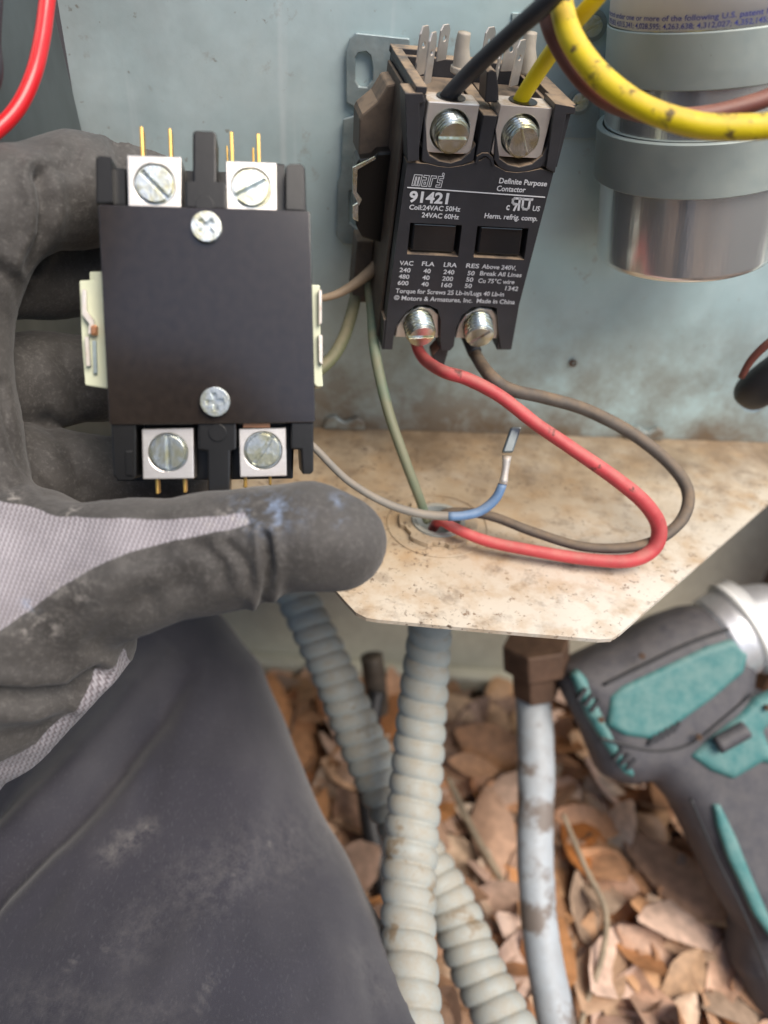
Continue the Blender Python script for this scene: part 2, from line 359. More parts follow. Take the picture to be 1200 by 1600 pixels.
def spline(pts, rad, k=6):
    P = [np.array(p, float) for p in pts]; n = len(P)
    R_ = list(rad) if hasattr(rad, '__len__') else [rad]*n
    oP, oR, T = [], [], []
    for i in range(n-1):
        p0, p1, p2, p3 = P[max(i-1, 0)], P[i], P[i+1], P[min(i+2, n-1)]
        for j in range(k if i < n-2 else k+1):
            t = j/k; oP.append(.5*((2*p1)+(-p0+p2)*t+(2*p0-5*p1+4*p2-p3)*t*t+(-p0+3*p1-3*p2+p3)*t**3)); oR.append(R_[i]*(1-t)+R_[i+1]*t)
    return oP, oR, T
def resample(P, Rr, ds):
    P = np.array(P); d = np.r_[0, np.cumsum(np.linalg.norm(np.diff(P, axis=0), axis=1))]
    s = np.arange(0, d[-1], ds); Q = np.array([np.interp(s, d, P[:, i]) for i in range(3)]).T
    return list(Q), list(np.interp(s, d, Rr)), None
def circ(cx, cz, r, n=24, a0=0, a1=2*math.pi, close=False):
    return [(cx+r*math.cos(a0+(a1-a0)*i/(n if not close else n-1)), cz+r*math.sin(a0+(a1-a0)*i/(n if not close else n-1))) for i in range(n)]
def wire(name, pts, wpx, material, label=None, cat='wire', parent=None, n=14, prof=None, ext=None):
    """pts: (px, py, depth) ; wpx: width in photo pixels (one or per point)"""
    ws = wpx if hasattr(wpx, '__len__') else [wpx]*len(pts)
    if prof is None and material not in ('red', 'yellowc', 'blackw'):
        sd_ = len(name)*7.3+pts[0][0]*.1; prof = (.0022, lambda s_, t_: 1+.045*noise.noise(Vector((s_*70, math.cos(t_)*1.2+sd_, math.sin(t_)*1.2)))+.02*noise.noise(Vector((s_*260, math.cos(t_)*3, sd_+math.sin(t_)*3))))
    P = [W(*p) for p in pts]; R_ = [w_/2*p[2]/FPX for w_, p in zip(ws, pts)]
    base = P[0]
    g = G().tube([p-base for p in P], R_, n=n, step=10, prof=prof)
    if parent is not None:
        g = G().tube(P, R_, n=n, step=10, prof=prof); o = g.build(name, material, parent, True); return o
    o = g.build(name, material, None, True); o.location = tuple(base); tag(o, label, cat); return o
def slot_screw(r, h, sw, ang, n=32, cross=False, base=.12):
    """head seen along -y; centre at origin, top at y=-h"""
    g = G(); g.prism([circ(0, 0, r, n)], -h*base, h*.3)
    if not cross:
        a = math.asin(sw/2/r)
        for s in (0, math.pi):
            arc = circ(0, 0, r*.985, n//2, s+a, s+math.pi-a, True)
            ca = [(x, z) for x, z in arc]; g.prism([ca], -h, -h*base)
        ca_, sa = math.cos(ang), math.sin(ang)
        g.v = [(x*ca_-z*sa, y, x*sa+z*ca_) for x, y, z in g.v]
    else:
        w2 = sw/2; L_ = r*.62; loop = [(w2, w2), (L_, w2), (L_, -w2), (w2, -w2), (w2, -L_), (-w2, -L_), (-w2, -w2), (-L_, -w2), (-L_, w2), (-w2, w2), (-w2, L_), (w2, L_)]
        g.prism([circ(0, 0, r*.99, n), loop[::-1]], -h, -h*base)
        ca_, sa = math.cos(ang), math.sin(ang)
        g.v = [(x*ca_-z*sa, y, x*sa+z*ca_) for x, y, z in g.v]
    return g
def moved(g, v): g.v = [(a+v[0], b+v[1], c+v[2]) for a, b, c in g.v]; return g
def inset_ok(): pass

# surface nets over a sampled field -> smooth closed mesh (used for cloth, hand and tool body)
def surface_nets(Fv, org, h):
    ins = Fv < 0
    nx, ny, nz = Fv.shape
    cnt = np.zeros((nx-1, ny-1, nz-1), np.int16); pos = np.zeros((nx-1, ny-1, nz-1, 3), np.float32)
    def cs(dx, dy, dz): return (slice(dx, nx-1+dx), slice(dy, ny-1+dy), slice(dz, nz-1+dz))
    for ax in range(3):
        others = [a for a in range(3) if a != ax]
        for u in (0, 1):
            for v in (0, 1):
                o0 = [0, 0, 0]; o0[others[0]] = u; o0[others[1]] = v; o1 = list(o0); o1[ax] = 1
                a = Fv[cs(*o0)]; b = Fv[cs(*o1)]; c = (a < 0) != (b < 0)
                t = np.where(c, a/np.where(c, a-b, 1), 0)
                cnt += c
                for k in range(3):
                    if k == ax: pos[..., k] += np.where(c, t, 0)
                    else: pos[..., k] += np.where(c, o0[k], 0)
    act = cnt > 0; idx = -np.ones(act.shape, np.int64); idx[act] = np.arange(act.sum())
    ijk = np.argwhere(act).astype(np.float32); V = (ijk+pos[act]/cnt[act][:, None])*h+np.array(org)
    Q = []
    for ax in range(3):
        a = ins.take(range(0, ins.shape[ax]-1), ax); b = ins.take(range(1, ins.shape[ax]), ax)
        E_ = np.argwhere(a != b); o1, o2 = [k for k in range(3) if k != ax]
        ok = (E_[:, o1] > 0) & (E_[:, o2] > 0) & (E_[:, o1] < act.shape[o1]) & (E_[:, o2] < act.shape[o2]); E_ = E_[ok]
        fl = a[tuple(E_.T)]
        if ax == 1: fl = ~fl
        q = []
        for du, dv in ((0, 0), (-1, 0), (-1, -1), (0, -1)):
            e = E_.copy(); e[:, o1] += du; e[:, o2] += dv; q.append(idx[tuple(e.T)])
        q = np.array(q).T; q[~fl] = q[~fl][:, ::-1]; Q.append(q)
    return V, np.vstack(Q)
def cone_sd(P, a, b, ra, rb):
    ab = b-a; L2 = ab@ab; t = np.clip(((P-a)@ab)/L2, 0, 1)
    return np.linalg.norm(P-(a+t[..., None]*ab), axis=-1)-(ra+(rb-ra)*t)
def smin(a, b, k):
    h = np.clip(.5+.5*(b-a)/k, 0, 1); return b*(1-h)+a*h-k*h*(1-h)
def raw_mesh(name, V, Q, iters=3):
    me = bpy.data.meshes.new(name)
    me.vertices.add(len(V)); me.vertices.foreach_set('co', V.astype(np.float32).ravel())
    me.loops.add(Q.size); me.loops.foreach_set('vertex_index', Q.astype(np.int32).ravel())
    me.polygons.add(len(Q)); me.polygons.foreach_set('loop_start', np.arange(0, Q.size, 4, dtype=np.int32)); me.polygons.foreach_set('loop_total', np.full(len(Q), 4, dtype=np.int32))
    me.update(calc_edges=True); me.validate(); return me
def relax(V, Q, it):
    for _ in range(it):
        A = np.zeros_like(V); c = np.zeros(len(V))
        for i in range(4):
            j = (i+1) % 4; np.add.at(A, Q[:, i], V[Q[:, j]]); np.add.at(c, Q[:, i], 1); np.add.at(A, Q[:, j], V[Q[:, i]]); np.add.at(c, Q[:, j], 1)
        V = V*.4+(A/c[:, None])*.6
    return V
def normals(V, Q):
    n = np.cross(V[Q[:, 2]]-V[Q[:, 0]], V[Q[:, 3]]-V[Q[:, 1]]); N = np.zeros_like(V)
    for i in range(4): np.add.at(N, Q[:, i], n)
    return N/(np.linalg.norm(N, axis=1)[:, None]+1e-12)
def cam2pix(V):                                            # V in camera axes (right, up, forward)
    return 600+FPX*V[:, 0]/V[:, 2], 800-FPX*V[:, 1]/V[:, 2]
def cam2world(V): return CAM+V[:, :1]*cr+V[:, 1:2]*cu+V[:, 2:3]*cf
def cp(px, py, z): return np.array([(px-600)/FPX*z, -(py-800)/FPX*z, z])
def pline(px, py, pts):                                    # distance to polyline + signed side + param
    best = np.full(px.shape, 1e9)
    for (ax, ay), (bx, by) in zip(pts[:-1], pts[1:]):
        dx, dy = bx-ax, by-ay; t = np.clip(((px-ax)*dx+(py-ay)*dy)/(dx*dx+dy*dy), 0, 1)
        best = np.minimum(best, np.hypot(px-ax-t*dx, py-ay-t*dy))
    return best
def inpoly(px, py, poly):
    r = np.zeros(px.shape, bool); n = len(poly)
    for i in range(n):
        x0, y0 = poly[i]; x1, y1 = poly[(i+1) % n]
        c = ((y0 > py) != (y1 > py)) & (px < (x1-x0)*(py-y0)/((y1-y0) if y1 != y0 else 1e-9)+x0); r ^= c
    return r
def fattr(me, name, vals):
    a = me.attributes.new(name, 'FLOAT', 'POINT'); a.data.foreach_set('value', np.asarray(vals, np.float32))

# ------------------------------------------------------------------ ground
ZG = 0.0
rng_ = np.random.RandomState(3)
gn = 70
def axis_pts(lo, hi, fine_lo, fine_hi, n): return sorted(set(list(np.linspace(fine_lo, fine_hi, n))+[lo, lo/2, hi/2, hi, fine_lo-.5, fine_hi+.5]))
xs = axis_pts(-60, 60, -.7, .8, 60); ys = axis_pts(-60, 60, -.4, .8, 50)
vs = [(x, y, ZG-.008+.012*noise.noise(Vector((x*9, y*9, 0)))*(abs(x) < 2)) for y in ys for x in xs]
fs = [(j*len(xs)+i, j*len(xs)+i+1, (j+1)*len(xs)+i+1, (j+1)*len(xs)+i) for j in range(len(ys)-1) for i in range(len(xs)-1)]
ground = link('ground', mesh('ground', vs, fs), 'soil', None, True); ground['kind'] = 'structure'
def leaf_geo(L_, wd, curl, twist, fold, seed):
    r = random.Random(seed); n = 7; vs = []; fs = []
    for i in range(n):
        t = i/(n-1); wv = wd*(math.sin(math.pi*min(1, t**.85*.97+.015)))**.72
        x = (t-.5)*L_; bend = curl*math.cos((t-.5)*2.6)
        for j in (-1, -.5, 0, .5, 1):
            vs.append((x, j*wv*(1+.08*math.sin(i*2+seed)), -bend-fold*(1-abs(j))*wv+twist*j*wv*(t-.5)*2+.0006*math.sin(7*t+j*3+seed)))
    for i in range(n-1):
        for j in range(4): a = i*5+j; fs.append((a, a+1, a+6, a+5))
    return vs, fs
leafmeshes = []
for k in range(14):
    L_ = random.uniform(.050, .088); vs, fs = leaf_geo(L_, L_*random.uniform(.20, .29), random.uniform(-.008, .014), random.uniform(-.45, .45), random.uniform(-.25, .45), k)
    me = mesh('leaf', vs, fs); me.materials.append(M['leaf'])
    for p in me.polygons: p.use_smooth = True
    leafmeshes.append(me)
cand = []
r3 = random.Random(11)
while len(cand) < 240:
    px = r3.uniform(380, 1230); py = r3.uniform(1040, 1640)
    p = onz(px, py, r3.uniform(.012, .030))
    if p[1] > .49 or px < 600+(py-1600)*.55-60: continue
    cand.append(p)
for i, p in enumerate(cand):
    o = bpy.data.objects.new('leaf', leafmeshes[i % 14]); C.objects.link(o); o.parent = ground
    o.location = tuple(p); o.rotation_euler = (r3.gauss(0, .35), r3.gauss(0, .35), r3.uniform(0, 6.28)); s = r3.uniform(.8, 1.2); o.scale = (s, s, s)
g = G(); tone = []
for i in range(1900):
    if i < 1000: px = r3.uniform(300, 1400); py = r3.uniform(1035, 1750); p = onz(px, py, r3.uniform(.000, .018))
    else: p = np.array([r3.uniform(-1.0, 1.0), r3.uniform(-.9, .5), r3.uniform(0, .02)])
    if p[1] > .495: continue
    vs, fs = leaf_geo(r3.uniform(.035, .07), r3.uniform(.008, .015), r3.uniform(-.008, .012), r3.uniform(-.7, .7), r3.uniform(-.4, .6), i)
    R3 = Matrix.Rotation(r3.uniform(0, 6.28), 3, 'Z') @ Matrix.Rotation(r3.gauss(0, .3), 3, 'X') @ Matrix.Rotation(r3.gauss(0, .3), 3, 'Y')
    vs = [tuple(R3 @ Vector(v)+Vector(p)) for v in vs]; g.add(vs, fs); tone += [r3.random()]*len(vs)
lit = g.build('leaf_litter', 'leafstuff', ground, True); lit['kind'] = 'stuff'; fattr(lit.data, 'tone', tone)

# ------------------------------------------------------------------ cabinet
cab = empty('equipment_cabinet', 'galvanised steel cabinet compartment with a rust stained bottom shelf and cream lower panel', 'cabinet', (0, .45, 0))
cab.location = (0, 0, 0)
ul = onwall(85, 0); 
def wallY(x): return WY0+WK*(x-WX0)
xl = onwall(108, 110)[0]; xr = .42; zt = .95
hole = [onwall(1176+27*math.cos(a), 612+32*math.sin(a)) for a in np.linspace(0, 2*math.pi, 24, endpoint=False)]
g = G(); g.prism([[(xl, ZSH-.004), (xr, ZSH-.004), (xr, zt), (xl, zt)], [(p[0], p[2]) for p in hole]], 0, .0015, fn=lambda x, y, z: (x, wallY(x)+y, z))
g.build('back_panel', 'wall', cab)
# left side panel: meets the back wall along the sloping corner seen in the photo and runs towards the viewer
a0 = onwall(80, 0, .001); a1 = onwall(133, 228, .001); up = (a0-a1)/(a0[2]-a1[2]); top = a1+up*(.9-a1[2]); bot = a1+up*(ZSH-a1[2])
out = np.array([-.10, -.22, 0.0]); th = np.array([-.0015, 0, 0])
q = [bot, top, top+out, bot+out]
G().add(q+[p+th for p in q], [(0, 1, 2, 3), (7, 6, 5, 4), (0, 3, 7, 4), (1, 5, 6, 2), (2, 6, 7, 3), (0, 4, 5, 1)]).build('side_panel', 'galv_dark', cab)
# bottom shelf
sh = [onz(*q, ZSH) for q in ((519, 916), (540, 940), (556, 957), (572, 965), (590, 968), (760, 984), (935, 999), (955, 998), (968, 990), (1200, 787), (1320, 690))]
pl = [(-.22, wallY(-.22)), (-.20, .30)]+[(sh[0][0]-.05, sh[0][1]+.03)]+[(p[0], p[1]) for p in sh]+[(xr, wallY(xr))]
pl = [(x, min(y, wallY(x)-.0005)) for x, y in pl]
kh = onz(684, 818, ZSH)
hl = [(kh[0]+.0135*math.cos(a), kh[1]+.0135*math.sin(a)) for a in np.linspace(0, 2*math.pi, 28, endpoint=False)]
g = G(); g.prism([pl, hl], ZSH-.002, ZSH, fn=lambda x, y, z: (x, z, y)); g.build('bottom_shelf', 'shelf', cab, bevel=.0007)
# lower cream panel behind
_d = ray(1194, 900); pr = CAM[0]+_d[0]*(.505/_d[1])
g = G(); g.box((-.75, .505, -.02), (pr, .508, ZSH-.004)); g.build('lower_panel', 'cream', cab)
g = G(); g.box((-.75, wallY(-.2)+.02, ZSH-.004), (.9, .504, ZSH-.002)); g.build('underside_plate', 'cream', cab)
g = G(); g.box((pr+.001, .44, -.02), (pr+.03, .504, ZSH-.006)); g.build('corner_post', M['fit'], cab)
g = G(); g.box((-.75, .49, .0), (pr, .5045, .022)); g.build('base_rail', 'cream', cab, bevel=.003)
# knockout rings, tabs, screws of the cabinet
def scallop(r0, amp, k, n=72): return [(kh[0]+(r0+amp*(1 if math.cos(k*a) > -.1 else 0))*math.cos(a), kh[1]-.001+(r0+amp*(1 if math.cos(k*a) > -.1 else 0))*math.sin(a)) for a in np.linspace(0, 2*math.pi, n, endpoint=False)]
def ring0(r0, n=40): return [(kh[0]+r0*math.cos(a), kh[1]-.001+r0*math.sin(a)) for a in np.linspace(0, 2*math.pi, n, endpoint=False)]
G().prism([scallop(.0178, .0022, 6), ring0(.0138)], ZSH+.0003, ZSH+.0028, fn=lambda x, y, z: (x, z, y)).build('locknut', 'shelf', cab, bevel=.0005)
G().prism([ring0(.0137), ring0(.0112)], ZSH-.020, ZSH+.0038, fn=lambda x, y, z: (x, z, y)).build('bushing', 'conduit', cab, bevel=.0006)
G().prism([ring0(.0262), ring0(.0250)], ZSH+.0002, ZSH+.0006, fn=lambda x, y, z: (x, z, y)).build('knockout_ring', 'shelf', cab, bevel=.0002)
for (x, y, ww, hh) in ((541, 655, 44, 26), (1012, 668, 40, 24)):
    c_ = onwall(x, y, .0005); d_ = onwall(x+ww, y+2, .0005); sx = d_[0]-c_[0]
    g = G(); g.prism([[(0, 0), (sx*1.5, 0), (sx*1.45, .006), (sx*1.2, .0085), (sx*.75, .0050), (sx*.45, .0085), (sx*.1, .007)]], 0, .0035); o = g.build('spacer_tab', 'wall', cab, bevel=.0012, seg=3); o.location = (c_[0]-sx*.8, wallY(c_[0])-.0042, ZSH+.0004); o.rotation_euler = (0, 0, .07)
for (x, y, r_) in ((905, 158, 13), (925, 40, 15)):
    c_ = onwall(x, y, .001); rr_ = r_*depth(c_)/FPX
    g = slot_screw(rr_, .003, rr_*.3, .6); o = g.build('sheet_screw', 'zinc', cab, bevel=.0003); o.location = tuple(c_)
    g = G(); g.prism([circ(0, 0, rr_*1.5, 28), circ(0, 0, rr_*1.02, 28)], -.001, .0005); o = g.build('washer', 'plate', cab, bevel=.0003); o.location = tuple(c_)
pp = [onwall(*q, .0012) for q in ((800, 20), (868, 22), (870, 84), (938, 88), (936, 218), (800, 214))]
G().prism([[(p[0], p[2]) for p in pp]], 0, .0011, fn=lambda x, y, z: (x, wallY(x)-.0013+y, z)).build('bracket_plate', 'galv', cab, bevel=.0003)
c_ = onwall(895, 567, .0008); G().prism([circ(0, 0, .0022, 12), circ(.0004, 0, .0012, 12)], -.001, .0).build('rust_chip', 'fit', cab).location = tuple(c_)

# ------------------------------------------------------------------ mounted contactor
FM = Frame(rotm(7.76, 1.95, 13.27), (.02991, .33560, -.07444))
mc = empty('mounted_contactor', 'dusty grey contactor with white printed face, screwed to the galvanised wall', 'contactor', matrix=FM.mat())
def L2(pts, y=0, F_=None):
    F_ = F_ or FM; return [(lambda q: (q[0], q[2]))(F_.at(px, py, y)) for px, py in pts]
wl = L2([(641, 348), (722, 352), (716, 401), (636, 397)]); wr = L2([(746, 353), (826, 357), (819, 406), (740, 402)])
outer = [(636, 254), (668, 256), (684, 260), (702, 262), (722, 259), (742, 254), (753, 250), (760, 245), (766, 250), (774, 259), (790, 268), (808, 270), (826, 268), (845, 264), (865, 270),
         (811, 477), (809, 490), (799, 546), (783, 545), (779, 520), (777, 482), (770, 480), (752, 478), (738, 480), (722, 492), (713, 512), (709, 541), (703, 548), (690, 547), (688, 532), (689, 500), (684, 484), (668, 476), (650, 477), (634, 488), (622, 503), (616, 520), (613, 546), (600, 546), (606, 477)]
# front plate with two real window openings
g = G(); g.prism([L2(outer), wl, wr], 0, .007); g.build('front_plate', 'blackdusty', mc, bevel=.0004)
# the housing behind it
HT = .0255; HB = FM.at(600, 546)[2]; X0 = FM.at(636, 254)[0]; X1 = FM.at(864, 269)[0]
xlw = FM.at(660, 200)[0]; xcl = FM.at(749, 200)[0]; xcr = FM.at(779, 200)[0]; xrw = FM.at(862, 200)[0]
g = G()
g.box((X0+.0004, .0072, HB+.003), (X1-.0004, .050, .0005))                 # main block
g.box((X0, .0003, .0012), (xlw, .0535, HT)).box((xcl+.001, .0008, .0012), (xcr-.001, .050, HT-.006)).box((xrw, .0005, .0012), (X1+.0015, .050, HT-.003))
g.box((xlw+.0002, .018, .0006), (xrw-.0002, .049, .010)).box((xlw+.0002, .046, .0006), (xrw-.0002, .0525, HT+.001))
o = g.build('housing', 'blackdusty', mc, bevel=.0004)
# pocket lips and floors under the top lugs
for pts in ([(664, 160), (659, 252), (668, 256), (684, 260), (702, 262), (722, 259), (740, 252), (744, 225), (735, 238), (720, 250), (704, 255), (688, 252), (672, 243), (668, 234)],
            [(775, 200), (772, 250), (780, 262), (792, 268), (808, 270), (826, 268), (845, 262), (856, 250), (858, 225), (848, 243), (832, 256), (812, 261), (794, 257), (781, 248)]):
    G().prism([L2(pts)], .0002, .016).build('pocket_rim', 'blackdusty', mc, bevel=.0004)
g = G(); g.box((xlw, .013, -.003), (xcl, .018, .018)).box((xcr, .013, -.003), (xrw, .018, .018)); g.build('pocket_back', 'black', mc)
# flared corner blocks
G().prism([L2([(632, 143), (660, 143), (664, 158), (655, 161), (654, 250), (636, 252)])], -.0012, .010).build('corner_block', 'blackdusty', mc, bevel=.0005)
G().prism([L2([(866, 160), (898, 166), (897, 177), (884, 178), (866, 270), (852, 262)])], -.0010, .012).build('corner_block', 'blackdusty', mc, bevel=.0005)
g = G(); tl = FM.at(868, 158, .002); g.box((tl[0]+.002, .002, HT-.0035), (tl[0]+.009, .050, HT-.0005)); g.build('top_rail', 'blackdusty', mc, bevel=.0004)
g = G(); g.box((X0-.0006, -.0010, HT+.0002), (xlw-.0005, .054, HT+.0030)).box((X0-.0006, .048, HT+.0002), (X0+.022, .054, HT+.0032)); g.build('top_rail', 'blackdusty', mc, bevel=.0004)
G().prism([L2([(758, 160), (780, 161), (779, 135), (776, 112), (768, 108), (761, 112)], .006)], .006, .016).build('divider', 'blackdusty', mc, bevel=.0005)
# bottom legs and centre tab
G().prism([L2([(783, 500), (806, 498), (799, 549), (777, 549)])], .001, .018).build('foot', 'blackdusty', mc, bevel=.0006)
G().prism([L2([(600, 500), (613, 500), (612, 548), (597, 548)])], .0006, .03).build('foot', 'blackdusty', mc, bevel=.0006)
G().prism([L2([(690, 530), (704, 531), (700, 552), (694, 573), (679, 572), (676, 556), (686, 545)], .003)], .003, .012).build('centre_tab', 'blackdusty', mc, bevel=.0006)
# moulded line pieces between the two pockets
G().prism([L2([(742, 254), (745, 244), (753, 239), (763, 239), (770, 246), (772, 258), (769, 258), (766, 248), (760, 243), (754, 243), (748, 247), (746, 256)])], -.0004, .0006).build('moulded_ridge', 'blackdusty', mc)
# windows
for k, w_ in enumerate((wl, wr)):
    c0 = (sum(p[0] for p in w_)/4, sum(p[1] for p in w_)/4)
    ins = [(c0[0]+(p[0]-c0[0])*.86, c0[1]+(p[1]-c0[1])*.88) for p in w_]
    G().prism([ins], .0016, .006).build('window', 'window', mc, bevel=.0009, seg=3)
    G().prism([[(c0[0]+(p[0]-c0[0])*1.2, c0[1]+(p[1]-c0[1])*1.2) for p in w_]], .0062, .0068).build('window_recess', 'black', mc)
# lugs and threaded screws
def rod(c, d, r0, r1, L_, pitch, name, parent, mt='zinc', n=24, slot=0.0, slotw=.0012):
    d = Vector(d).normalized(); g = G()
    P = [np.array(c)-np.array(d)*0, np.array(c)+np.array(d)*L_]
    k = max(4, int(L_/pitch*6)); pts = [P[0]*(1-i/k)+P[1]*(i/k) for i in range(k+1)]
    g.tube(pts, r0, n=n, prof=(pitch/7, lambda s, t: 1+.09*math.sin(2*math.pi*(s/pitch+t/(2*math.pi)))**3*1.2), step=1)
    o = g.build(name, mt, parent, True)
    q = d.to_track_quat('-Y', 'Z').to_matrix()
    h = slot_screw(r1, .0012, slotw, slot); h.v = [tuple(q @ Vector(v)+Vector(P[1])) for v in h.v]
    s = h.build('screw_end', mt, o, bevel=.00025); s.parent = o
    return o
for cx, (px0, px1, py0, py1), hx, hy, ang in ((0, (663, 743, 160, 240), 703, 204, .0), (1, (774, 855, 166, 246), 813, 211, -1.05)):
    a = FM.at(px0, (py0+py1)/2, .001); b = FM.at(px1, (py0+py1)/2, .001); t_ = FM.at((px0+px1)/2, py0, .001); bt = FM.at((px0+px1)/2, py1, .001)
    hc = FM.at(hx, hy, .001); R_ = .0080
    lug = G().prism([[(a[0], bt[2]+.0015), (a[0]+.0015, bt[2]), (b[0]-.0015, bt[2]), (b[0], bt[2]+.0015), (b[0], t_[2]), (a[0], t_[2])], circ(hc[0], hc[2], R_, 32)], .001, .0128)
    lo = lug.build('lug', 'lugdusty', mc, bevel=.0005)
    G().prism([circ(hc[0], hc[2], R_*1.02, 32)], .009, .0126).build('bore_floor', 'zinc', lo)
    G().prism([circ((a[0]+b[0])/2+.0002, .0072, .0058, 24)], t_[2]+.0001, t_[2]+.0004, fn=lambda x, y, z: (x, z, y)).build('wire_hole', 'black', lo)
    rod((hc[0], .009, hc[2]), (.10, -1, -.16), .0066, .0060, .0098, .0017, 'lug_screw', mc, slot=ang)
for (px, py, dx, ang, hull) in ((652, 500, .05, 0.02, [(617, 527), (620, 510), (633, 492), (655, 479), (675, 482), (686, 492), (686, 528)]), (747, 502, -.12, .85, [(711, 528), (717, 508), (728, 492), (748, 481), (770, 484), (780, 496), (778, 529)])):
    G().prism([L2(hull, .003)], .003, .009).build('lug', 'nickel', mc, bevel=.0006)
    c = FM.at(px, py, .004); rod((c[0], .006, c[2]), (dx, -1, -.26), .0066, .0062, .0110, .0019, 'lug_screw', mc, slot=ang, slotw=.0016)
# quick-connect tabs on top
def tab(px, py0, py1, y, wd, mt='lugdusty', ang=0):
    a = FM.at(px, py0, y); b = FM.at(px, py1, y); z0, z1 = b[2], a[2]
    g = G(); hh = z1-z0
    g.prism([[(-wd/2, 0), (wd/2, 0), (wd/2, hh*.85), (wd*.28, hh), (-wd*.28, hh), (-wd/2, hh*.85)], circ(0, hh*.62, wd*.18, 10)], -.0004, .0004)
    o = g.build('blade_tab', mt, mc, bevel=.00015); o.location = (a[0], y, z0); o.rotation_euler = (0, 0, ang); return o
tab(665, 40, 118, .030, .0063, ang=.75); tab(678, 50, 132, .020, .0063, ang=.9); tab(697, 38, 95, .036, .0063, ang=.7)
tab(768, 42, 100, .040, .0063, ang=.6); tab(783, 80, 140, .022, .006, ang=1.1); tab(803, 55, 112, .034, .0063, ang=.3); tab(817, 62, 135, .028, .0063, ang=.7)
for (px, py0, py1, y) in ((722, 50, 112, .026), (826, 50, 112, .034)):
    a = FM.at(px, py0, y); b = FM.at(px, py1, y)
    G().tube([(b[0], b[1], b[2]), (b[0]*.4+a[0]*.6, y, b[2]*.4+a[2]*.6), (a[0]+.001, y, a[2])], [.0042, .0030, .0026], n=12).build('crimp_sleeve', 'knitwhite', mc, True)
a = FM.at(722, 112, .026); G().prism([circ(0, 0, .0050, 14)], 0, .0025, fn=lambda x, y, z: (x, z, y)).build('sleeve_collar', 'knitwhite', mc, bevel=.0005).location = (a[0], .026, a[2]-.0005)
# small dusty floor platform behind the lugs
g = G(); g.box((xlw+.0005, .0135, .0178), (xcl-.0005, .045, .0198)).box((xcr+.0005, .0135, .0168), (xrw-.0005, .045, .0188)); g.build('terminal_floor', 'sidedusty', mc, bevel=.0005)
# side: coil frame, bracket and terminals
g = G(); g.box((X0-.0016, .008, HB+.002), (X0-.0002, .050, HT-.002)); g.build('side_wall', 'sidedusty', mc, bevel=.0004)
G().prism([L2([(640, 128), (606, 132), (590, 158), (566, 178), (562, 186), (560, 246), (572, 250), (640, 252)], .030)], .030, .047).build('coil_frame', 'sidedusty', mc, bevel=.001)
G().prism([L2([(640, 236), (590, 238), (585, 247), (560, 250), (556, 262), (556, 352), (566, 372), (640, 392)], .024)], .024, .036).build('coil_bobbin', 'black', mc, bevel=.001)
for pts in ([(551, 262), (586, 244), (588, 248), (559, 265), (558, 300), (566, 312), (561, 322), (556, 312), (551, 302)], [(551, 322), (560, 316), (560, 346), (551, 342)]):
    G().prism([L2(pts, .0225)], .0225, .0235).build('coil_terminal', 'zinc', mc, bevel=.0002)
g = G(); g.box((X0-.010, .036, HB+.004), (X0-.0018, .049, -.050)); g.build('lower_frame', 'sidedusty', mc, bevel=.0008)
# mounting plate with slotted ears, flat against the wall
def wallpart(name, loops, off, th, mt, bev=.0003):
    g = G(); g.prism([[(lambda p: (p[0], p[2]))(onwall(x, y, off)) for x, y in l] for l in loops], 0, th, fn=lambda x, y, z: (x, wallY(x)-off+y, z))
    o = g.build(name, mt, None, bevel=bev); o.parent = mc; o.matrix_parent_inverse = FM.mat().inverted(); return o
wallpart('mounting_plate', [[(546, 60), (556, 51), (640, 60), (660, 300), (650, 470), (560, 470), (575, 385), (536, 382), (525, 368), (527, 285), (532, 272), (536, 186), (556, 180), (560, 172), (541, 160), (540, 80)],
         [(555, 92), (560, 82), (571, 80), (580, 88), (583, 105), (582, 125), (573, 136), (561, 135), (555, 124)],
         [(545, 300), (560, 292), (590, 292), (590, 360), (558, 358), (546, 348)]], .0035, .002, 'plate', .0005)
# lettering on the face
def text(s, p0, p1, hpx, parent=mc, F_=FM, y=-.00025, bold=.012, mt='white', outline=False, shear=0, mirror=False, ref_h=.70, mapfn=None, name='lettering'):
    cu_ = bpy.data.curves.new('t', 'FONT'); cu_.body = s; cu_.size = 1; cu_.shear = shear; cu_.extrude = 0; cu_.offset = bold; cu_.resolution_u = 3
    if outline: cu_.fill_mode = 'NONE'; cu_.offset = 0; cu_.bevel_depth = .035; cu_.bevel_resolution = 0
    to = bpy.data.objects.new('t', cu_); C.objects.link(to); bpy.context.view_layer.update()
    me = bpy.data.meshes.new_from_object(to.evaluated_get(bpy.context.evaluated_depsgraph_get())); bpy.data.objects.remove(to)
    vs = np.array([v.co[:] for v in me.vertices]); x0, x1 = vs[:, 0].min(), vs[:, 0].max()
    a = F_.at(*p0, y); b = F_.at(*p1, y); h = hpx/FPX*depth(F_.M@np.array(a)+F_.t)
    sx = (b[0]-a[0])/(x1-x0); sy = h/ref_h
    new = []
    for v in vs:
        t = (v[0]-x0)/(x1-x0); t2 = 1-t if mirror else t
        new.append((a[0]+(b[0]-a[0])*t2, y-.00005*(v[2] if outline else 0), a[2]+(b[2]-a[2])*t2+v[1]*sy))
    me2 = bpy.data.meshes.new(name); me2.from_pydata(new, [], [tuple(p.vertices) for p in me.polygons]); bpy.data.meshes.remove(me)
    return link(name, me2, mt, parent)
fp = [c for c in mc.children if c.name.startswith('front_plate')][0]
def c8(x, y): return (620+x/4.615, 240+y/4.615)
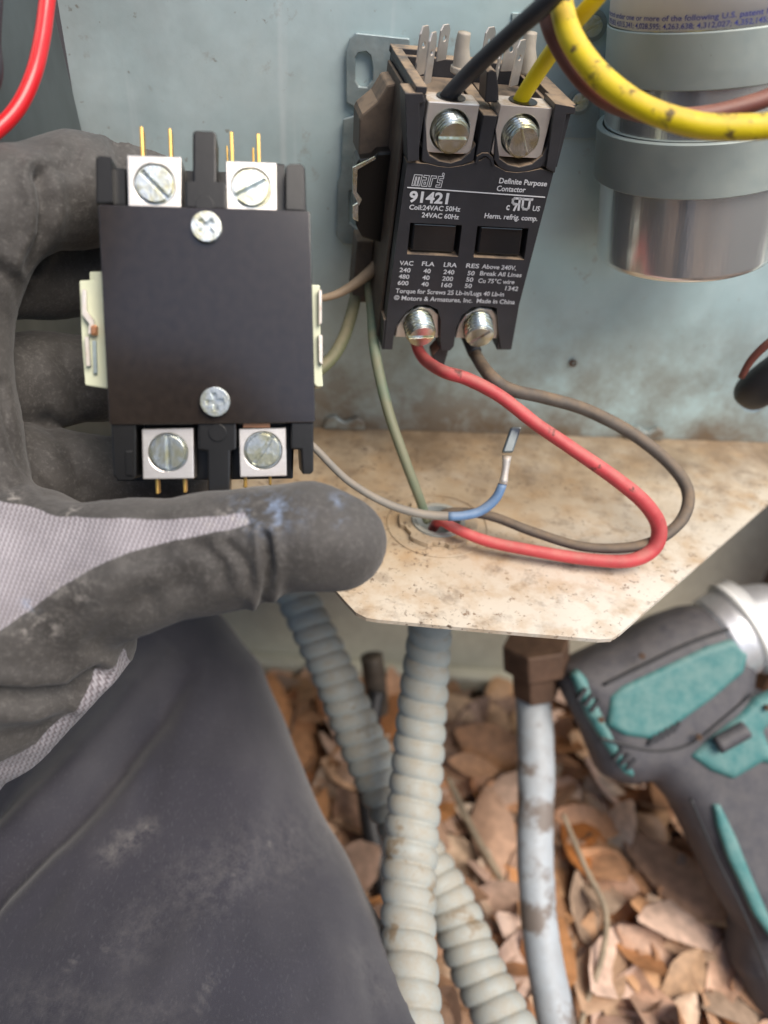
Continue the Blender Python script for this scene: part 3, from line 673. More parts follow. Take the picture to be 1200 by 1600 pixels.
T = [("Definite Purpose", (735, 213), (1080, 236), 38, .02), ("Contactor", (718, 268), (925, 280), 38, .02), ("91421", (85, 346), (367, 362), 76, .035),
     ("Coil:24VAC 50Hz", (88, 402), (456, 418), 35, .022), ("24VAC 60Hz", (178, 458), (446, 474), 35, .022), ("Herm. refrig. comp.", (630, 464), (1012, 486), 37, .022),
     ("VAC", (18, 803), (117, 807), 33, .016), ("240", (18, 853), (97, 857), 33, .016), ("480", (12, 900), (88, 904), 33, .016), ("600", (5, 946), (82, 950), 33, .016),
     ("FLA", (180, 808), (270, 813), 33, .016), ("40", (190, 860), (242, 863), 33, .016), ("40", (182, 907), (234, 911), 33, .016), ("40", (175, 954), (227, 958), 33, .016),
     ("LRA", (337, 815), (431, 820), 33, .016), ("240", (335, 867), (412, 871), 33, .016), ("200", (326, 915), (403, 919), 33, .016), ("160", (320, 961), (395, 965), 33, .016),
     ("RES", (498, 822), (591, 827), 33, .016), ("50", (508, 876), (558, 879), 33, .016), ("50", (498, 922), (548, 925), 33, .016), ("50", (488, 967), (538, 970), 33, .016),
     ("Above 240V,", (612, 828), (858, 840), 33, .014), ("Break All Lines", (598, 877), (897, 891), 33, .014), ("Cu 75\u00b0C wire", (585, 930), (845, 941), 33, .014), ("1342", (780, 985), (872, 990), 33, .014),
     ("Torque for Screws 25 Lb-in/Lugs 40 Lb-in", (-10, 1004), (770, 1030), 35, .014), ("\u00a9 Motors & Armatures, Inc.  Made in China", (-22, 1054), (848, 1086), 35, .014),
     ("c", (786, 404), (810, 406), 50, .03), ("US", (976, 412), (1028, 416), 36, .02), ("\u00ae", (968, 338), (984, 339), 18, 0)]
for s, a, b, h, bo in T: text(s, c8(*a), c8(*b), h/4.615, parent=fp, bold=bo)
def strokes(lines, wd, name='logo', closed=False):
    g = G()
    for ln in lines:
        P3 = [np.array(FM.at(*c8(*q), -.0003)) for q in ln]; hw_ = wd/4.615/2/FPX*.352
        for a, b in zip(P3[:-1], P3[1:]):
            d = b-a; L_ = np.hypot(d[0], d[2]); n_ = np.array([-d[2], 0, d[0]])/L_*hw_; e_ = d/L_*hw_
            g.add([a-e_+n_, b+e_+n_, b+e_-n_, a-e_-n_], [(0, 1, 2, 3)])
    return g.build(name, 'white', fp)
def lean(pts, x0, y0): return [(x0+x-.26*(y+0)*1.0+.07*0, y0+y+.07*x) for x, y in pts]
# outlined block letters m a r s, drawn as thin strokes that lean to the right
strokes([lean([(20, 0), (20, 78), (34, 78), (34, 16), (42, 16), (42, 78), (55, 78), (55, 16), (62, 16), (62, 78), (76, 78), (76, 0), (20, 0)], 108, 150),
         lean([(90, 0), (128, 0), (128, 78), (88, 78), (88, 34), (112, 34), (112, 16), (90, 16), (90, 0)], 108, 150), lean([(102, 48), (114, 48), (114, 64), (102, 64), (102, 48)], 108, 150),
         lean([(142, 78), (142, 0), (180, 0), (180, 16), (156, 16), (156, 78), (142, 78)], 108, 150),
         lean([(232, 0), (194, 0), (194, 44), (216, 44), (216, 62), (192, 62), (192, 78), (230, 78), (230, 30), (208, 30), (208, 16), (232, 16), (232, 0)], 108, 150)], 4.5)
strokes([[(337, 140), (343, 146), (341, 156), (334, 160), (328, 153), (331, 143), (337, 140)]], 5)
# reversed R joined to a U
strokes([[(888, 322), (878, 404)], [(888, 324), (850, 322), (838, 332), (836, 352), (846, 364), (880, 366)], [(866, 366), (846, 406)]], 15)
strokes([[(912, 326), (906, 384), (914, 400), (938, 402), (950, 392), (962, 330)], [(884, 326), (974, 332)]], 15)
g = G(); g.prism([L2([c8(75, 240), c8(1068, 311), c8(1068, 317), c8(75, 246)])], -.0003, .0002); g.build('printed_rule', 'white', fp)

# ------------------------------------------------------------------ held contactor
FH = Frame(rotm(-30.8, .417, 9.91), (-.06804, .26938, -.07883))
hc_ = empty('held_contactor', 'new glossy black contactor with blank cover, held in the gloved hand', 'contactor', matrix=FH.mat())
def H(pts, y=0): return L2(pts, y, FH)
G().prism([H([(153, 322), (155, 319), (482, 329), (485, 332), (493, 658), (490, 661), (173, 664), (170, 661)])], 0, .0035).build('cover', 'cover', hc_, bevel=.0007, seg=3)
g = G(); tlx = FH.at(151, 300)[0]; trx = FH.at(480, 300)[0]; zt_ = FH.at(300, 322)[2]; zb_ = FH.at(300, 660)[2]
g.box((tlx+.0008, .0037, zb_+.0005), (trx-.0006, .046, zt_-.0005))
g.build('housing', 'black', hc_, bevel=.0006)
def hp(name, pts, y0, y1, mt='black', bev=.0006): return G().prism([H(pts, y0)], y0, y1).build(name, mt, hc_, bevel=bev)
hp('corner_wall', [(149, 246), (153, 243), (174, 245), (176, 318), (150, 319)], .001, .035)
hp('stepped_wall', [(176, 262), (196, 262), (197, 322), (176, 322)], .006, .035)
hp('corner_wall', [(446, 260), (452, 256), (472, 256), (477, 262), (479, 332), (446, 330)], .001, .03)
hp('stepped_wall', [(430, 254), (445, 256), (446, 334), (430, 334)], .008, .035)
hp('centre_post', [(301, 206), (305, 204), (334, 205), (338, 209), (338, 284), (353, 286), (353, 327), (289, 324), (289, 284), (301, 283)], .0012, .014)
hp('corner_wall', [(173, 656), (212, 656), (212, 746), (208, 750), (182, 750), (177, 744)], .001, .035)
hp('rib', [(196, 704), (207, 704), (208, 744), (197, 744)], .0002, .003, bev=.0004)
hp('corner_wall', [(455, 656), (490, 656), (490, 736), (486, 741), (472, 741), (470, 703), (455, 702)], .001, .034)
hp('centre_post', [(309, 656), (369, 656), (369, 702), (360, 704), (359, 776), (355, 782), (329, 782), (325, 777), (324, 705), (310, 703)], .0012, .014)
hp('back_wall', [(180, 650), (460, 650), (458, 748), (182, 752)], .020, .035)
hp('back_wall', [(160, 262), (470, 272), (472, 340), (160, 330)], .022, .035)
for (x, y, r_, yy) in ((320, 320, 14, .0009), (340, 676, 14, .0009)):
    c = FH.at(x, y, yy); rr_ = r_*.265/FPX; G().prism([circ(0, 0, rr_, 24)], -.0004, .002).build('boss', 'black', hc_, bevel=.0003).location = c
LUGS = (((198, 242), (283, 245), (283, 330), (200, 327), (240.5, 286), -.80), ((352, 251), (432, 254), (433, 334), (354, 331), (392, 292), .48),
        ((221, 670), (302, 668), (303, 748), (223, 749), (262, 707), 1.57), ((373, 670), (447, 668), (448, 744), (375, 746), (411, 704), .95))
for i, (a, b, c, d, ctr, ang) in enumerate(LUGS):
    hc2 = FH.at(*ctr, .0028); rr_ = 31*.265/FPX
    lo = G().prism([H([a, b, c, d], .0040), circ(hc2[0], hc2[2], rr_, 36)], .0040, .017).build('lug', 'nickel', hc_, bevel=.0004)
    G().prism([circ(hc2[0], hc2[2], rr_*.985, 36)], .0085, .016).build('bore_floor', 'zinc', lo)
    s = slot_screw(rr_*.88, .0030, .0016, ang); s.v = [(x+hc2[0], y+.0064, z+hc2[2]) for x, y, z in s.v]; s.build('lug_screw', 'zinc', hc_, bevel=.0004)
    G().prism([circ(hc2[0], hc2[2], rr_*.97, 36), circ(hc2[0], hc2[2], rr_*.90, 36)], .0050, .008).build('thread_rim', 'zinc', lo)
for (x, y, ang) in ((323, 356, .75), (336.5, 628, .1)):
    c = FH.at(x, y, -.0002); rr_ = 23*.265/FPX; s = slot_screw(rr_, .0020, rr_*.34, ang, cross=True); s.v = [(a+c[0], b-.0004, d+c[2]) for a, b, d in s.v]
    s.build('cover_screw', 'zinc', hc_, bevel=.0005, seg=3)
def pin(x, y0, y1, wpx, yy, mt='brass'):
    a = FH.at(x-wpx/2, y0, yy); b = FH.at(x+wpx/2, y1, yy); zz = sorted((a[2], b[2]))
    G().box((a[0], yy, zz[0]), (b[0], yy+.006, zz[1])).build('terminal_pin', mt, hc_, bevel=.0003)
for x, y0, y1, wp, yy in ((221.5, 197, 258, 8, .009), (266, 200, 260, 7, .009), (362, 205, 262, 7, .009), (404, 208, 262, 7, .009), (355, 227, 262, 4, .018), (396, 230, 262, 4, .018),
                          (245, 740, 772, 6, .009), (288, 740, 770, 6, .009), (383, 738, 762, 6, .009), (422, 736, 758, 5, .009)): pin(x, y0, y1, wp, yy)
G().prism([H([(380, 658), (422, 658), (422, 668), (380, 668)], .0045)], .0045, .010).build('copper_strip', 'copper', hc_)
# cream coil bobbin flanges each side with metal blades
hp('coil_flange', [(147, 424), (166, 424), (170, 608), (133, 602), (128, 540), (124, 438), (146, 437)], .010, .014, 'creamp', .0005)
hp('coil_flange', [(140, 424), (166, 424), (168, 600), (142, 596)], .0145, .034, 'creamp', .0005)
hp('coil_flange', [(480, 444), (500, 445), (500, 478), (502, 560), (505, 604), (494, 604), (482, 590)], .010, .028, 'creamp', .0005)
for pts in ([(128, 452), (134, 452), (135, 486), (146, 500), (147, 512), (143, 522), (137, 522), (139, 506), (128, 492)], [(132, 526), (138, 526), (141, 572), (135, 572)], [(498, 452), (503, 453), (503, 505), (498, 508)], [(498, 522), (504, 524), (504, 570), (499, 566)]):
    hp('coil_terminal', pts, .0072, .0098, 'lugdusty', .0002)
hp('terminal_rivet', [(141, 508), (151, 507), (151, 523), (141, 524)], .0066, .0098, 'copper', .0006)
hp('coil_terminal', [(144, 532), (150, 532), (152, 584), (146, 584)], .0085, .0098, 'plate', .0003)

# ------------------------------------------------------------------ capacitor, its straps
cb = W(1066, 404, .372); _r = ray(1128, -60); ct = CAM+_r*((cb[1]-.004)/_r[1]); axis = (ct-cb); HL = np.linalg.norm(axis); az = axis/HL
tocam = CAM-cb; ax_f = tocam-az*(tocam@az); ax_f /= np.linalg.norm(ax_f); ax_r = np.cross(az, ax_f)   # ax_f faces the viewer
CM = Matrix(((ax_r[0], -ax_f[0], az[0], cb[0]), (ax_r[1], -ax_f[1], az[1], cb[1]), (ax_r[2], -ax_f[2], az[2], cb[2]), (0, 0, 0, 1)))
RC = 131*.372/FPX
if (ax_r @ cr) < 0: CM = Matrix(((-ax_r[0], -ax_f[0], az[0], cb[0]), (-ax_r[1], -ax_f[1], az[1], cb[1]), (-ax_r[2], -ax_f[2], az[2], cb[2]), (0, 0, 0, 1)))
cap = empty('capacitor', 'silver cylindrical capacitor with a white patent label at its top', 'capacitor', matrix=CM)
def lathe(prof, n=72):
    g = G(); k = len(prof); vs = []; fs = []
    for j in range(n):
        a = 2*math.pi*j/n
        for r_, z in prof: vs.append((r_*math.cos(a), r_*math.sin(a), z))
    for j in range(n):
        for i in range(k-1): fs.append((j*k+i, ((j+1) % n)*k+i, ((j+1) % n)*k+i+1, j*k+i+1))
    g.add(vs, fs); return g
def sharp(o, a=25): o.data.set_sharp_from_angle(angle=math.radians(a)); return o
def capz(py):                                              # height along the can where its front face shows at this row
    best = min(np.linspace(-.05, HL, 1200), key=lambda z: abs((lambda v: 800-FPX*(v@cu)/(v@cf))(cb+az*z+ax_f*RC-CAM)-py)); return float(best)
z_bot, z_s2b, z_s2t, z_s1b, z_lab = capz(445), capz(309), capz(223), capz(141), capz(46)
sharp(lathe([(0, z_bot), (RC*.93, z_bot), (RC*.965, z_bot+.0004), (RC*.99, z_bot+.0013), (RC, z_bot+.0030), (RC, z_bot+.0034), (RC, z_s2b), (RC, z_s1b), (RC, HL+.02), (0, HL+.02)]).build('can', 'alu', cap, True), 35)
lathe([(RC+.0003, z_lab), (RC+.0006, z_lab), (RC+.0006, HL+.02), (RC+.0003, HL+.02)]).build('label', 'label', cap, True)
lab = [c for c in cap.children if c.name.startswith('label')][0]
def captext(s, zc, a0, a1, h, mt='blueink'):
    cu_ = bpy.data.curves.new('t', 'FONT'); cu_.body = s; cu_.size = 1; cu_.offset = .008; cu_.resolution_u = 3
    to = bpy.data.objects.new('t', cu_); C.objects.link(to); bpy.context.view_layer.update()
    me = bpy.data.meshes.new_from_object(to.evaluated_get(bpy.context.evaluated_depsgraph_get())); bpy.data.objects.remove(to)
    vs = np.array([v.co[:] for v in me.vertices]); x0, x1 = vs[:, 0].min(), vs[:, 0].max(); new = []
    for v in vs:
        a = math.radians(a0+(a1-a0)*(v[0]-x0)/(x1-x0)); new.append(((RC+.0008)*math.sin(a), -(RC+.0008)*math.cos(a), zc+v[1]*h/.7))
    me2 = bpy.data.meshes.new('lettering'); me2.from_pydata(new, [], [tuple(p.vertices) for p in me.polygons]); link('lettering', me2, mt, lab)
dz = (capz(0)-capz(46))/46
captext("Protected under one or more of the following U.S. patent Nos.", z_lab+dz*17, -82, 33, dz*9)
captext("3,909,683; 4,015,341; 4,028,595; 4,263,638; 4,312,027; 4,352,145;", z_lab+dz*4, -78, 26, dz*9)
g = lathe([(RC+.0008, z_lab+.0002), (RC+.0010, z_lab+.0002), (RC+.0010, HL+.02), (RC+.0008, HL+.02)], 72)
g2 = G(); vs = []; fs = []
for i in range(9):
    a = math.radians(42+i*2)
    for z in (z_lab+.0003, HL+.02): vs.append(((RC+.0009)*math.sin(a), -(RC+.0009)*math.cos(a), z))
for i in range(8): fs.append((2*i, 2*i+2, 2*i+3, 2*i+1))
G().add(vs, fs).build('red_print', 'redink', lab)
def strap(name, z0, z1, label, grow):
    o = lathe([(RC+.0007, z0), (RC+grow-.0004, z0), (RC+grow, z0+.0004), (RC+grow, z1-.0004), (RC+grow-.0004, z1), (RC+.0007, z1)]).build(name, 'strap', None, True)
    sharp(o); o.matrix_world = CM; tag(o, label, 'strap', 'straps around the capacitor'); return o
strap('capacitor_strap', z_s1b, z_lab-.0004, 'upper dull grey metal strap around the capacitor, just under its white label', .0012)
s2 = strap('capacitor_strap', z_s2b, z_s2t, 'lower dull grey metal strap around the capacitor, below the yellow wire', .0032)

# ------------------------------------------------------------------ wires
wire('red_wire', [(82, -60, .285), (74, 0, .285), (66, 60, .283), (52, 118, .28), (28, 168, .278), (-8, 206, .275), (-60, 240, .27)], 25, 'red', 'clean bright red wire curving down at the upper left corner')
wire('black_wire', [(-10, -20, .27), (-14, 60, .27), (-12, 120, .27), (-40, 180, .27)], 30, 'blackw', 'black wire just showing at the left edge beside the red wire')
wl_ = FM.at(700, 152, .007)
def dl(px, py, y): return depth(FM.M @ np.array(FM.at(px, py, y)) + FM.t)
k0 = dl(698, 153, .0072); k1 = dl(812, 158, .0072)
wire('black_wire', [(694, 168, k0+.004), (699, 152, k0), (740, 108, k0-.012), (800, 52, k0-.030), (850, 8, k0-.045), (920, -60, k0-.06)], [24, 25, 27, 28, 30, 31], 'blackw', 'black wire pushed into the upper left lug of the mounted contactor')
wire('yellow_wire', [(806, 172, k1+.004), (814, 155, k1), (848, 102, k1-.012), (884, 52, k1-.026), (925, 5, k1-.038), (970, -50, k1-.05)], [23, 24, 26, 26, 27, 28], 'yellowc', 'yellow wire pushed into the upper right lug of the mounted contactor')
wire('yellow_wire', [(872, -60, .262), (876, 0, .26), (893, 60, .256), (938, 120, .253), (1000, 165, .25), (1075, 193, .248), (1140, 199, .247), (1210, 196, .246), (1290, 180, .245)], [36, 37, 38, 38, 37, 38, 39, 40, 41], 'yellow', 'thick dusty yellow wire looping in front of the capacitor')
wire('maroon_wire', [(845, -60, .272), (850, 0, .27), (868, 60, .268), (910, 122, .266), (962, 162, .268), (1040, 182, .272), (1100, 180, .274), (1160, 166, .275), (1210, 148, .275), (1280, 110, .275)], [28, 28, 30, 31, 31, 30, 28, 28, 28, 28], 'maroon', 'maroon brown wire running behind the thick yellow loop')
kr = dl(650, 540, .012); kb = dl(735, 538, .012)
rp = [(648, 520, kr), (652, 542, kr-.002), (664, 562, kr-.008), (692, 580, .346), (730, 592, .343), (780, 618, .343), (840, 664, .346), (900, 705, .348), (965, 750, .352), (1008, 787, .357), (1029, 822, .363), (1022, 856, .366), (985, 876, .366), (920, 874, .367), (830, 860, .369), (760, 845, .371), (712, 826, .374), (688, 814, .380), (676, 826, .40)]
wire('red_wire', rp, [17, 18, 19, 20, 21, 21, 21, 22, 23, 24, 25, 24, 22, 20, 19, 18, 17, 16, 15], 'reddusty', 'dusty red wire looping from the mounted contactor down into the shelf knockout')
wire('brown_wire', [(732, 528, kb), (744, 556, kb-.004), (765, 586, .350), (795, 608, .352), (850, 621, .358), (915, 640, .366), (985, 676, .373), (1042, 720, .375), (1074, 765, .376), (1068, 808, .372), (1030, 842, .369), (975, 856, .368), (905, 853, .370), (830, 830, .374), (765, 806, .378), (705, 800, .382), (680, 812, .39)], [18, 20, 21, 21, 20, 20, 20, 20, 20, 19, 18, 16, 15, 15, 15, 14, 14], 'brownw', 'dusty brownish wire making the wider loop beside the dusty red wire')
wire('wire_end', [(730, 522, kb-.0005), (742, 551, kb-.0040)], [22, 23], 'blackw', 'short frayed black sleeve end under the lower right lug', 'sleeve')
wire('green_wire', [(572, 420, .385), (580, 480, .378), (586, 550, .370), (606, 640, .366), (634, 722, .368), (656, 780, .376), (668, 815, .386)], [14, 15, 17, 17, 16, 15, 14], 'green', 'faded green wire hanging from the mounted contactor to the shelf knockout')
wire('olive_wire', [(560, 430, .39), (552, 480, .385), (536, 530, .378), (512, 566, .372), (470, 600, .365)], [16, 19, 20, 20, 20], 'olive', 'olive wire passing behind the held contactor')
wire('tan_wire', [(604, 395, .375), (578, 425, .372), (548, 448, .368), (520, 462, .365), (490, 468, .36)], [20, 19, 15, 12, 10], 'tan_wire', 'dusty tan wire joining the left side of the mounted contactor')
gp = [(470, 680, .34), (496, 704, .342), (545, 752, .348), (605, 787, .355), (660, 803, .360), (712, 807, .362)]
gw = wire('grey_blue_wire', gp, [11, 12, 12, 13, 14, 14], 'greyw', 'thin wire fading from grey to blue that ends in a crimped spade terminal')
inv = Matrix.Translation(gw.location).inverted()
def childwire(name, pts, wd, mt, parent):
    o = wire(name, pts, wd, mt, parent=parent); o.matrix_parent_inverse = Matrix.Translation(parent.location).inverted(); return o
childwire('blue_section', [(700, 807, .3615), (722, 806, .362), (750, 799, .363), (773, 781, .362), (784, 760, .361), (786, 752, .361)], [14.4, 14.8, 15, 15, 14, 13], 'bluew', gw)
childwire('crimp_barrel', [(786, 756, .3605), (789, 738, .360), (792, 712, .359)], [15, 11, 15], 'lugdusty', gw)
g = G(); a = W(783, 708, .358)-np.array(gw.location); b = W(812, 668, .358)-np.array(gw.location)
e1 = (W(804, 706, .358)-W(787, 706, .358)); e2 = (W(802, 668, .358)-W(788, 708, .358)); nn = np.cross(e1, e2); nn = nn/np.linalg.norm(nn)*.0030; o_ = W(783, 708, .358)-np.array(gw.location)
g.add([o_, o_+e1, o_+e1+e2, o_+e2, o_+nn, o_+e1+nn, o_+e1+e2+nn, o_+e2+nn], [(0, 1, 2, 3), (7, 6, 5, 4), (0, 4, 5, 1), (1, 5, 6, 2), (2, 6, 7, 3), (3, 7, 4, 0)]); g.build('spade_terminal', 'galv_dark', gw, bevel=.0008)
hw = wire('bare_wire', [(745, -30, .345), (735, 5, .348), (722, 30, .352), (718, 55, .354)], [10, 12, 10, 9], 'knitwhite', 'frayed dusty white wire crimped above the mounted contactor')
hose = wire('rubber_hose', [(1176, 613, .402), (1186, 606, .395), (1225, 580, .385), (1290, 545, .375)], [56, 60, 66, 70], 'rubber', 'black rubber hose end by the hole at the right edge of the wall', 'hose', n=24)
wire('brown_wire', [(1158, 590, .385), (1176, 560, .378), (1210, 530, .37), (1260, 510, .365)], [10, 12, 14, 14], 'maroon', 'short brown wire beside the black hose at the right edge')

# ------------------------------------------------------------------ conduits and pipes
def corr(pitch):
    def f(s, th):
        u = (s/pitch+th/(2*math.pi)) % 1.0
        return .875+.125*max(0, math.sin(math.pi*min(1, u*1.12)))**.42*(1 if u < .893 else 0)
    return (pitch/12, f)
wire('flexible_conduit', [(684, 870, .405), (672, 985, .44), (662, 1080, .445), (652, 1200, .44), (641, 1330, .425), (638, 1450, .405), (645, 1550, .385), (656, 1680, .365)], [66, 70, 78, 84, 88, 88, 88, 92], 'conduit', 'ribbed pale grey conduit coming straight down from the middle of the shelf', 'conduit', n=32, prof=corr(.0112))
wire('flexible_conduit', [(400, 820, .53), (462, 930, .52), (520, 1050, .51), (575, 1180, .50), (635, 1300, .485), (705, 1420, .465), (748, 1520, .445), (800, 1620, .425), (850, 1720, .41)], [64, 64, 70, 76, 80, 84, 86, 90, 92], 'conduit', 'ribbed grey conduit slanting down behind the straight one and out to its right', 'conduit', n=32, prof=corr(.0102))
pipe = wire('grey_pipe', [(822, 1000, .545), (832, 1080, .54), (838, 1200, .52), (836, 1340, .50), (845, 1460, .48), (862, 1560, .465), (890, 1700, .44)], [52, 54, 58, 56, 56, 60, 62], 'pipe', 'smooth grey pipe with a corroded hex fitting running down the middle right', 'pipe', n=24)
def hexnut(c, r_, h_, up_, name, parent):
    z = np.array(up_)/np.linalg.norm(up_); x = np.cross(z, [0, 1, 0]); x /= np.linalg.norm(x); y = np.cross(z, x); vs = []
    for s in (-.5, .5):
        for k in range(6): a = k*math.pi/3+.2; vs.append(c+z*h_*s+(x*math.cos(a)+y*math.sin(a))*r_)
    g = G().add(vs, [tuple(range(6)), tuple(range(11, 5, -1))]+[(k, (k+1) % 6, (k+1) % 6+6, k+6) for k in range(6)])
    o = g.build(name, 'fit', parent, bevel=.0015); o.matrix_parent_inverse = Matrix.Translation(parent.location).inverted(); return o
hexnut(W(838, 1022, .525), .0235, .020, W(836, 1000, .52)-W(838, 1060, .53), 'hex_nut', pipe)
hexnut(W(837, 1062, .53), .0165, .022, W(836, 1000, .52)-W(838, 1060, .53), 'hex_nut', pipe)
wire('dark_cable', [(590, 1080, .60), (572, 1180, .59), (578, 1280, .58), (596, 1370, .57), (612, 1440, .56)], [26, 30, 32, 34, 34], 'rubber', 'dark cable lying on the leaves behind the straight conduit', 'cable')
st = wire('pipe_stub', [(590, 1110, .62), (584, 1050, .60), (580, 1022, .595)], [34, 36, 36], 'darkmetal', 'short dark pipe stub by the cabinet foot between the two conduits', 'pipe stub', n=20)
wire('twig', [(880, 1272, .57), (912, 1350, .555), (945, 1420, .54), (942, 1490, .52), (915, 1570, .50), (898, 1650, .49)], [7, 9, 10, 10, 10, 10], 'twig', 'long thin curved twig lying just right of the grey pipe', 'twig')
wire('twig', [(700, 1215, .60), (740, 1300, .585), (790, 1390, .57), (815, 1470, .56)], [9, 12, 12, 10], 'twig', 'brown twig lying on leaves left of the grey pipe', 'twig')

# ------------------------------------------------------------------ impact driver
ZD = .515
dc = cp(1080, 1120, ZD)
DM = Matrix(((cr[0], cf[0], cu[0], 0), (cr[1], cf[1], cu[1], 0), (cr[2], cf[2], cu[2], 0), (0, 0, 0, 1)))
dw = W(1080, 1120, ZD); DM.translation = Vector(dw)
drv = empty('impact_driver', 'grey and teal cordless impact driver lying at the lower right', 'power tool', matrix=DM)
def dp(px, py, z=ZD): return ((px-1080)/FPX*z+0.0*(z-ZD), (1120-py)/FPX*z)
def poly_sd(X, Y, poly):
    d = np.full(X.shape, 1e9); n = len(poly)
    for i in range(n):
        ax, ay = poly[i]; bx, by = poly[(i+1) % n]; dx, dy = bx-ax, by-ay
        t = np.clip(((X-ax)*dx+(Y-ay)*dy)/(dx*dx+dy*dy), 0, 1); d = np.minimum(d, np.hypot(X-ax-t*dx, Y-ay-t*dy))
    return np.where(inpoly(X, Y, poly), -d, d)
def inflate(name, outline, half, rnd, mt, yc, h=.0016, parent=drv, relaxn=3, power=2.0):
    if mt == 'teal': yc += .0012
    P = np.array(outline); x0, y0 = P.min(0)-.004; x1, y1 = P.max(0)+.004
    X = np.arange(x0, x1, h); Z = np.arange(y0, y1, h); Yd = np.arange(-half-.004, half+.004, h)
    XX, ZZ = np.meshgrid(X, Z, indexing='ij'); s2 = poly_sd(XX, ZZ, outline)
    d = np.maximum(s2+rnd, 0)[:, None, :]; e = np.maximum(np.abs(Yd)[None, :, None]-(half-rnd), 0)
    Fv = (d**power+e**power)**(1/power)-rnd+np.minimum(np.maximum(s2[:, None, :]+rnd, np.abs(Yd)[None, :, None]-half+rnd), 0)
    V, Q = surface_nets(Fv.astype(np.float32), (x0, -half-.004, y0), h); V = relax(V, Q, relaxn); V[:, 1] += yc
    me = raw_mesh(name, V, Q); return link(name, me, mt, parent, True)
def D_(pts): return [dp(*p) for p in pts]
inflate('body', D_([(872, 1062), (884, 1040), (930, 1018), (975, 998), (1030, 968), (1078, 952), (1122, 948), (1160, 975), (1186, 1022), (1180, 1075), (1215, 1090), (1260, 1120), (1260, 1290), (1300, 1420), (1330, 1560), (1330, 1700), (1215, 1700), (1176, 1566), (1154, 1515), (1160, 1455), (1122, 1396), (1090, 1330), (1056, 1262), (1020, 1222), (985, 1228), (960, 1222), (940, 1212), (915, 1150)]), .030, .024, 'drill', .012)
inflate('teal_panel', D_([(940, 1078), (958, 1062), (1085, 1002), (1128, 990), (1150, 1012), (1143, 1042), (1096, 1082), (1046, 1118), (1004, 1144), (962, 1138), (936, 1122)]), .005, .004, 'teal', -.0165, h=.001)
rb = inflate('rear_band', D_([(884, 1048), (896, 1040), (912, 1056), (936, 1104), (956, 1146), (988, 1186), (980, 1206), (962, 1198), (938, 1160), (908, 1110)]), .007, .005, 'teal', -.0105, h=.001)
inflate('trigger_housing', D_([(1060, 1168), (1092, 1138), (1128, 1110), (1160, 1082), (1205, 1060), (1260, 1040), (1260, 1100), (1185, 1118), (1172, 1130), (1184, 1158), (1215, 1178), (1215, 1190), (1170, 1178), (1126, 1204), (1090, 1190)]), .006, .005, 'teal', -.0165, h=.001)
inflate('handle_inlay', D_([(1094, 1240), (1106, 1240), (1130, 1290), (1150, 1340), (1176, 1400), (1198, 1448), (1186, 1448), (1155, 1405), (1136, 1362), (1116, 1320), (1100, 1272)]), .004, .003, 'teal', -.0190, h=.001)
for (x, y) in ((899, 1075), (909, 1084), (919, 1092), (954, 1166), (964, 1173), (973, 1180)):
    p = dp(x, y); g = G(); g.box((-.0013, -.0012, -.0048), (.0013, .003, .0048)); o = g.build('vent_slot', 'rubber', rb, bevel=.0004); o.location = (p[0], -.0172, p[1]); o.rotation_euler = (0, .62, 0)
for i in range(5):
    p = dp(1003+i*9, 1143-i*5); g = G(); g.box((-.0013, -.001, -.004), (.0013, .004, .004)); o = g.build('vent_slot', 'rubber', drv, bevel=.0004); o.location = (p[0], -.0196, p[1]); o.rotation_euler = (0, .6, 0)
p0 = dp(1096, 1148); p1 = dp(1140, 1124); G().tube([(p0[0], -.024, p0[1]), (p1[0], -.024, p1[1])], .0055, n=14).build('direction_lever', 'drill', drv, True)
for (x, y) in ((1172, 1092), (1144, 1350), (1070, 1136), (986, 1208), (924, 1110), (985, 1015)):
    p = dp(x, y); s = slot_screw(.0019, .002, .0008, .5, cross=True); s.v = [(a+p[0], b-.0225+(.004 if y > 1300 else 0), c+p[1]) for a, b, c in s.v]; s.build('case_screw', 'fit', drv, bevel=.0004)
# housing split line and rubber ribs
for ln, rr_ in (([(925, 1140), (960, 1150), (1010, 1160), (1060, 1150), (1110, 1112), (1160, 1070)], .0009), ([(932, 1060), (985, 1034), (1060, 998), (1120, 976)], .0011), ([(1062, 1232), (1100, 1320), (1140, 1400), (1168, 1470), (1196, 1560)], .0011)):
    G().tube([(dp(*q)[0], -.0184, dp(*q)[1]) for q in ln], rr_, n=8).build('housing_seam', 'rubber', drv, True)
# front metal nose with ribs (axis towards upper right)
q0 = dp(1120, 1010); q1 = dp(1230, 952)
nz = G(); dx, dz_ = q1[0]-q0[0], q1[1]-q0[1]
nz.tube([(q0[0]+dx*t, .010, q0[1]+dz_*t) for t in (0, .12, .3, .5, .75, 1.0)], [.024, .0300, .0305, .029, .024, .018], n=40).build('metal_nose', 'chrome', drv, True)
nz = G(); nz.tube([(q0[0]+dx*t, .010, q0[1]+dz_*t) for t in (.40, .45, .52, .57)], [.034, .0325, .0325, .033], n=40).build('nose_ring', 'label', drv, True)

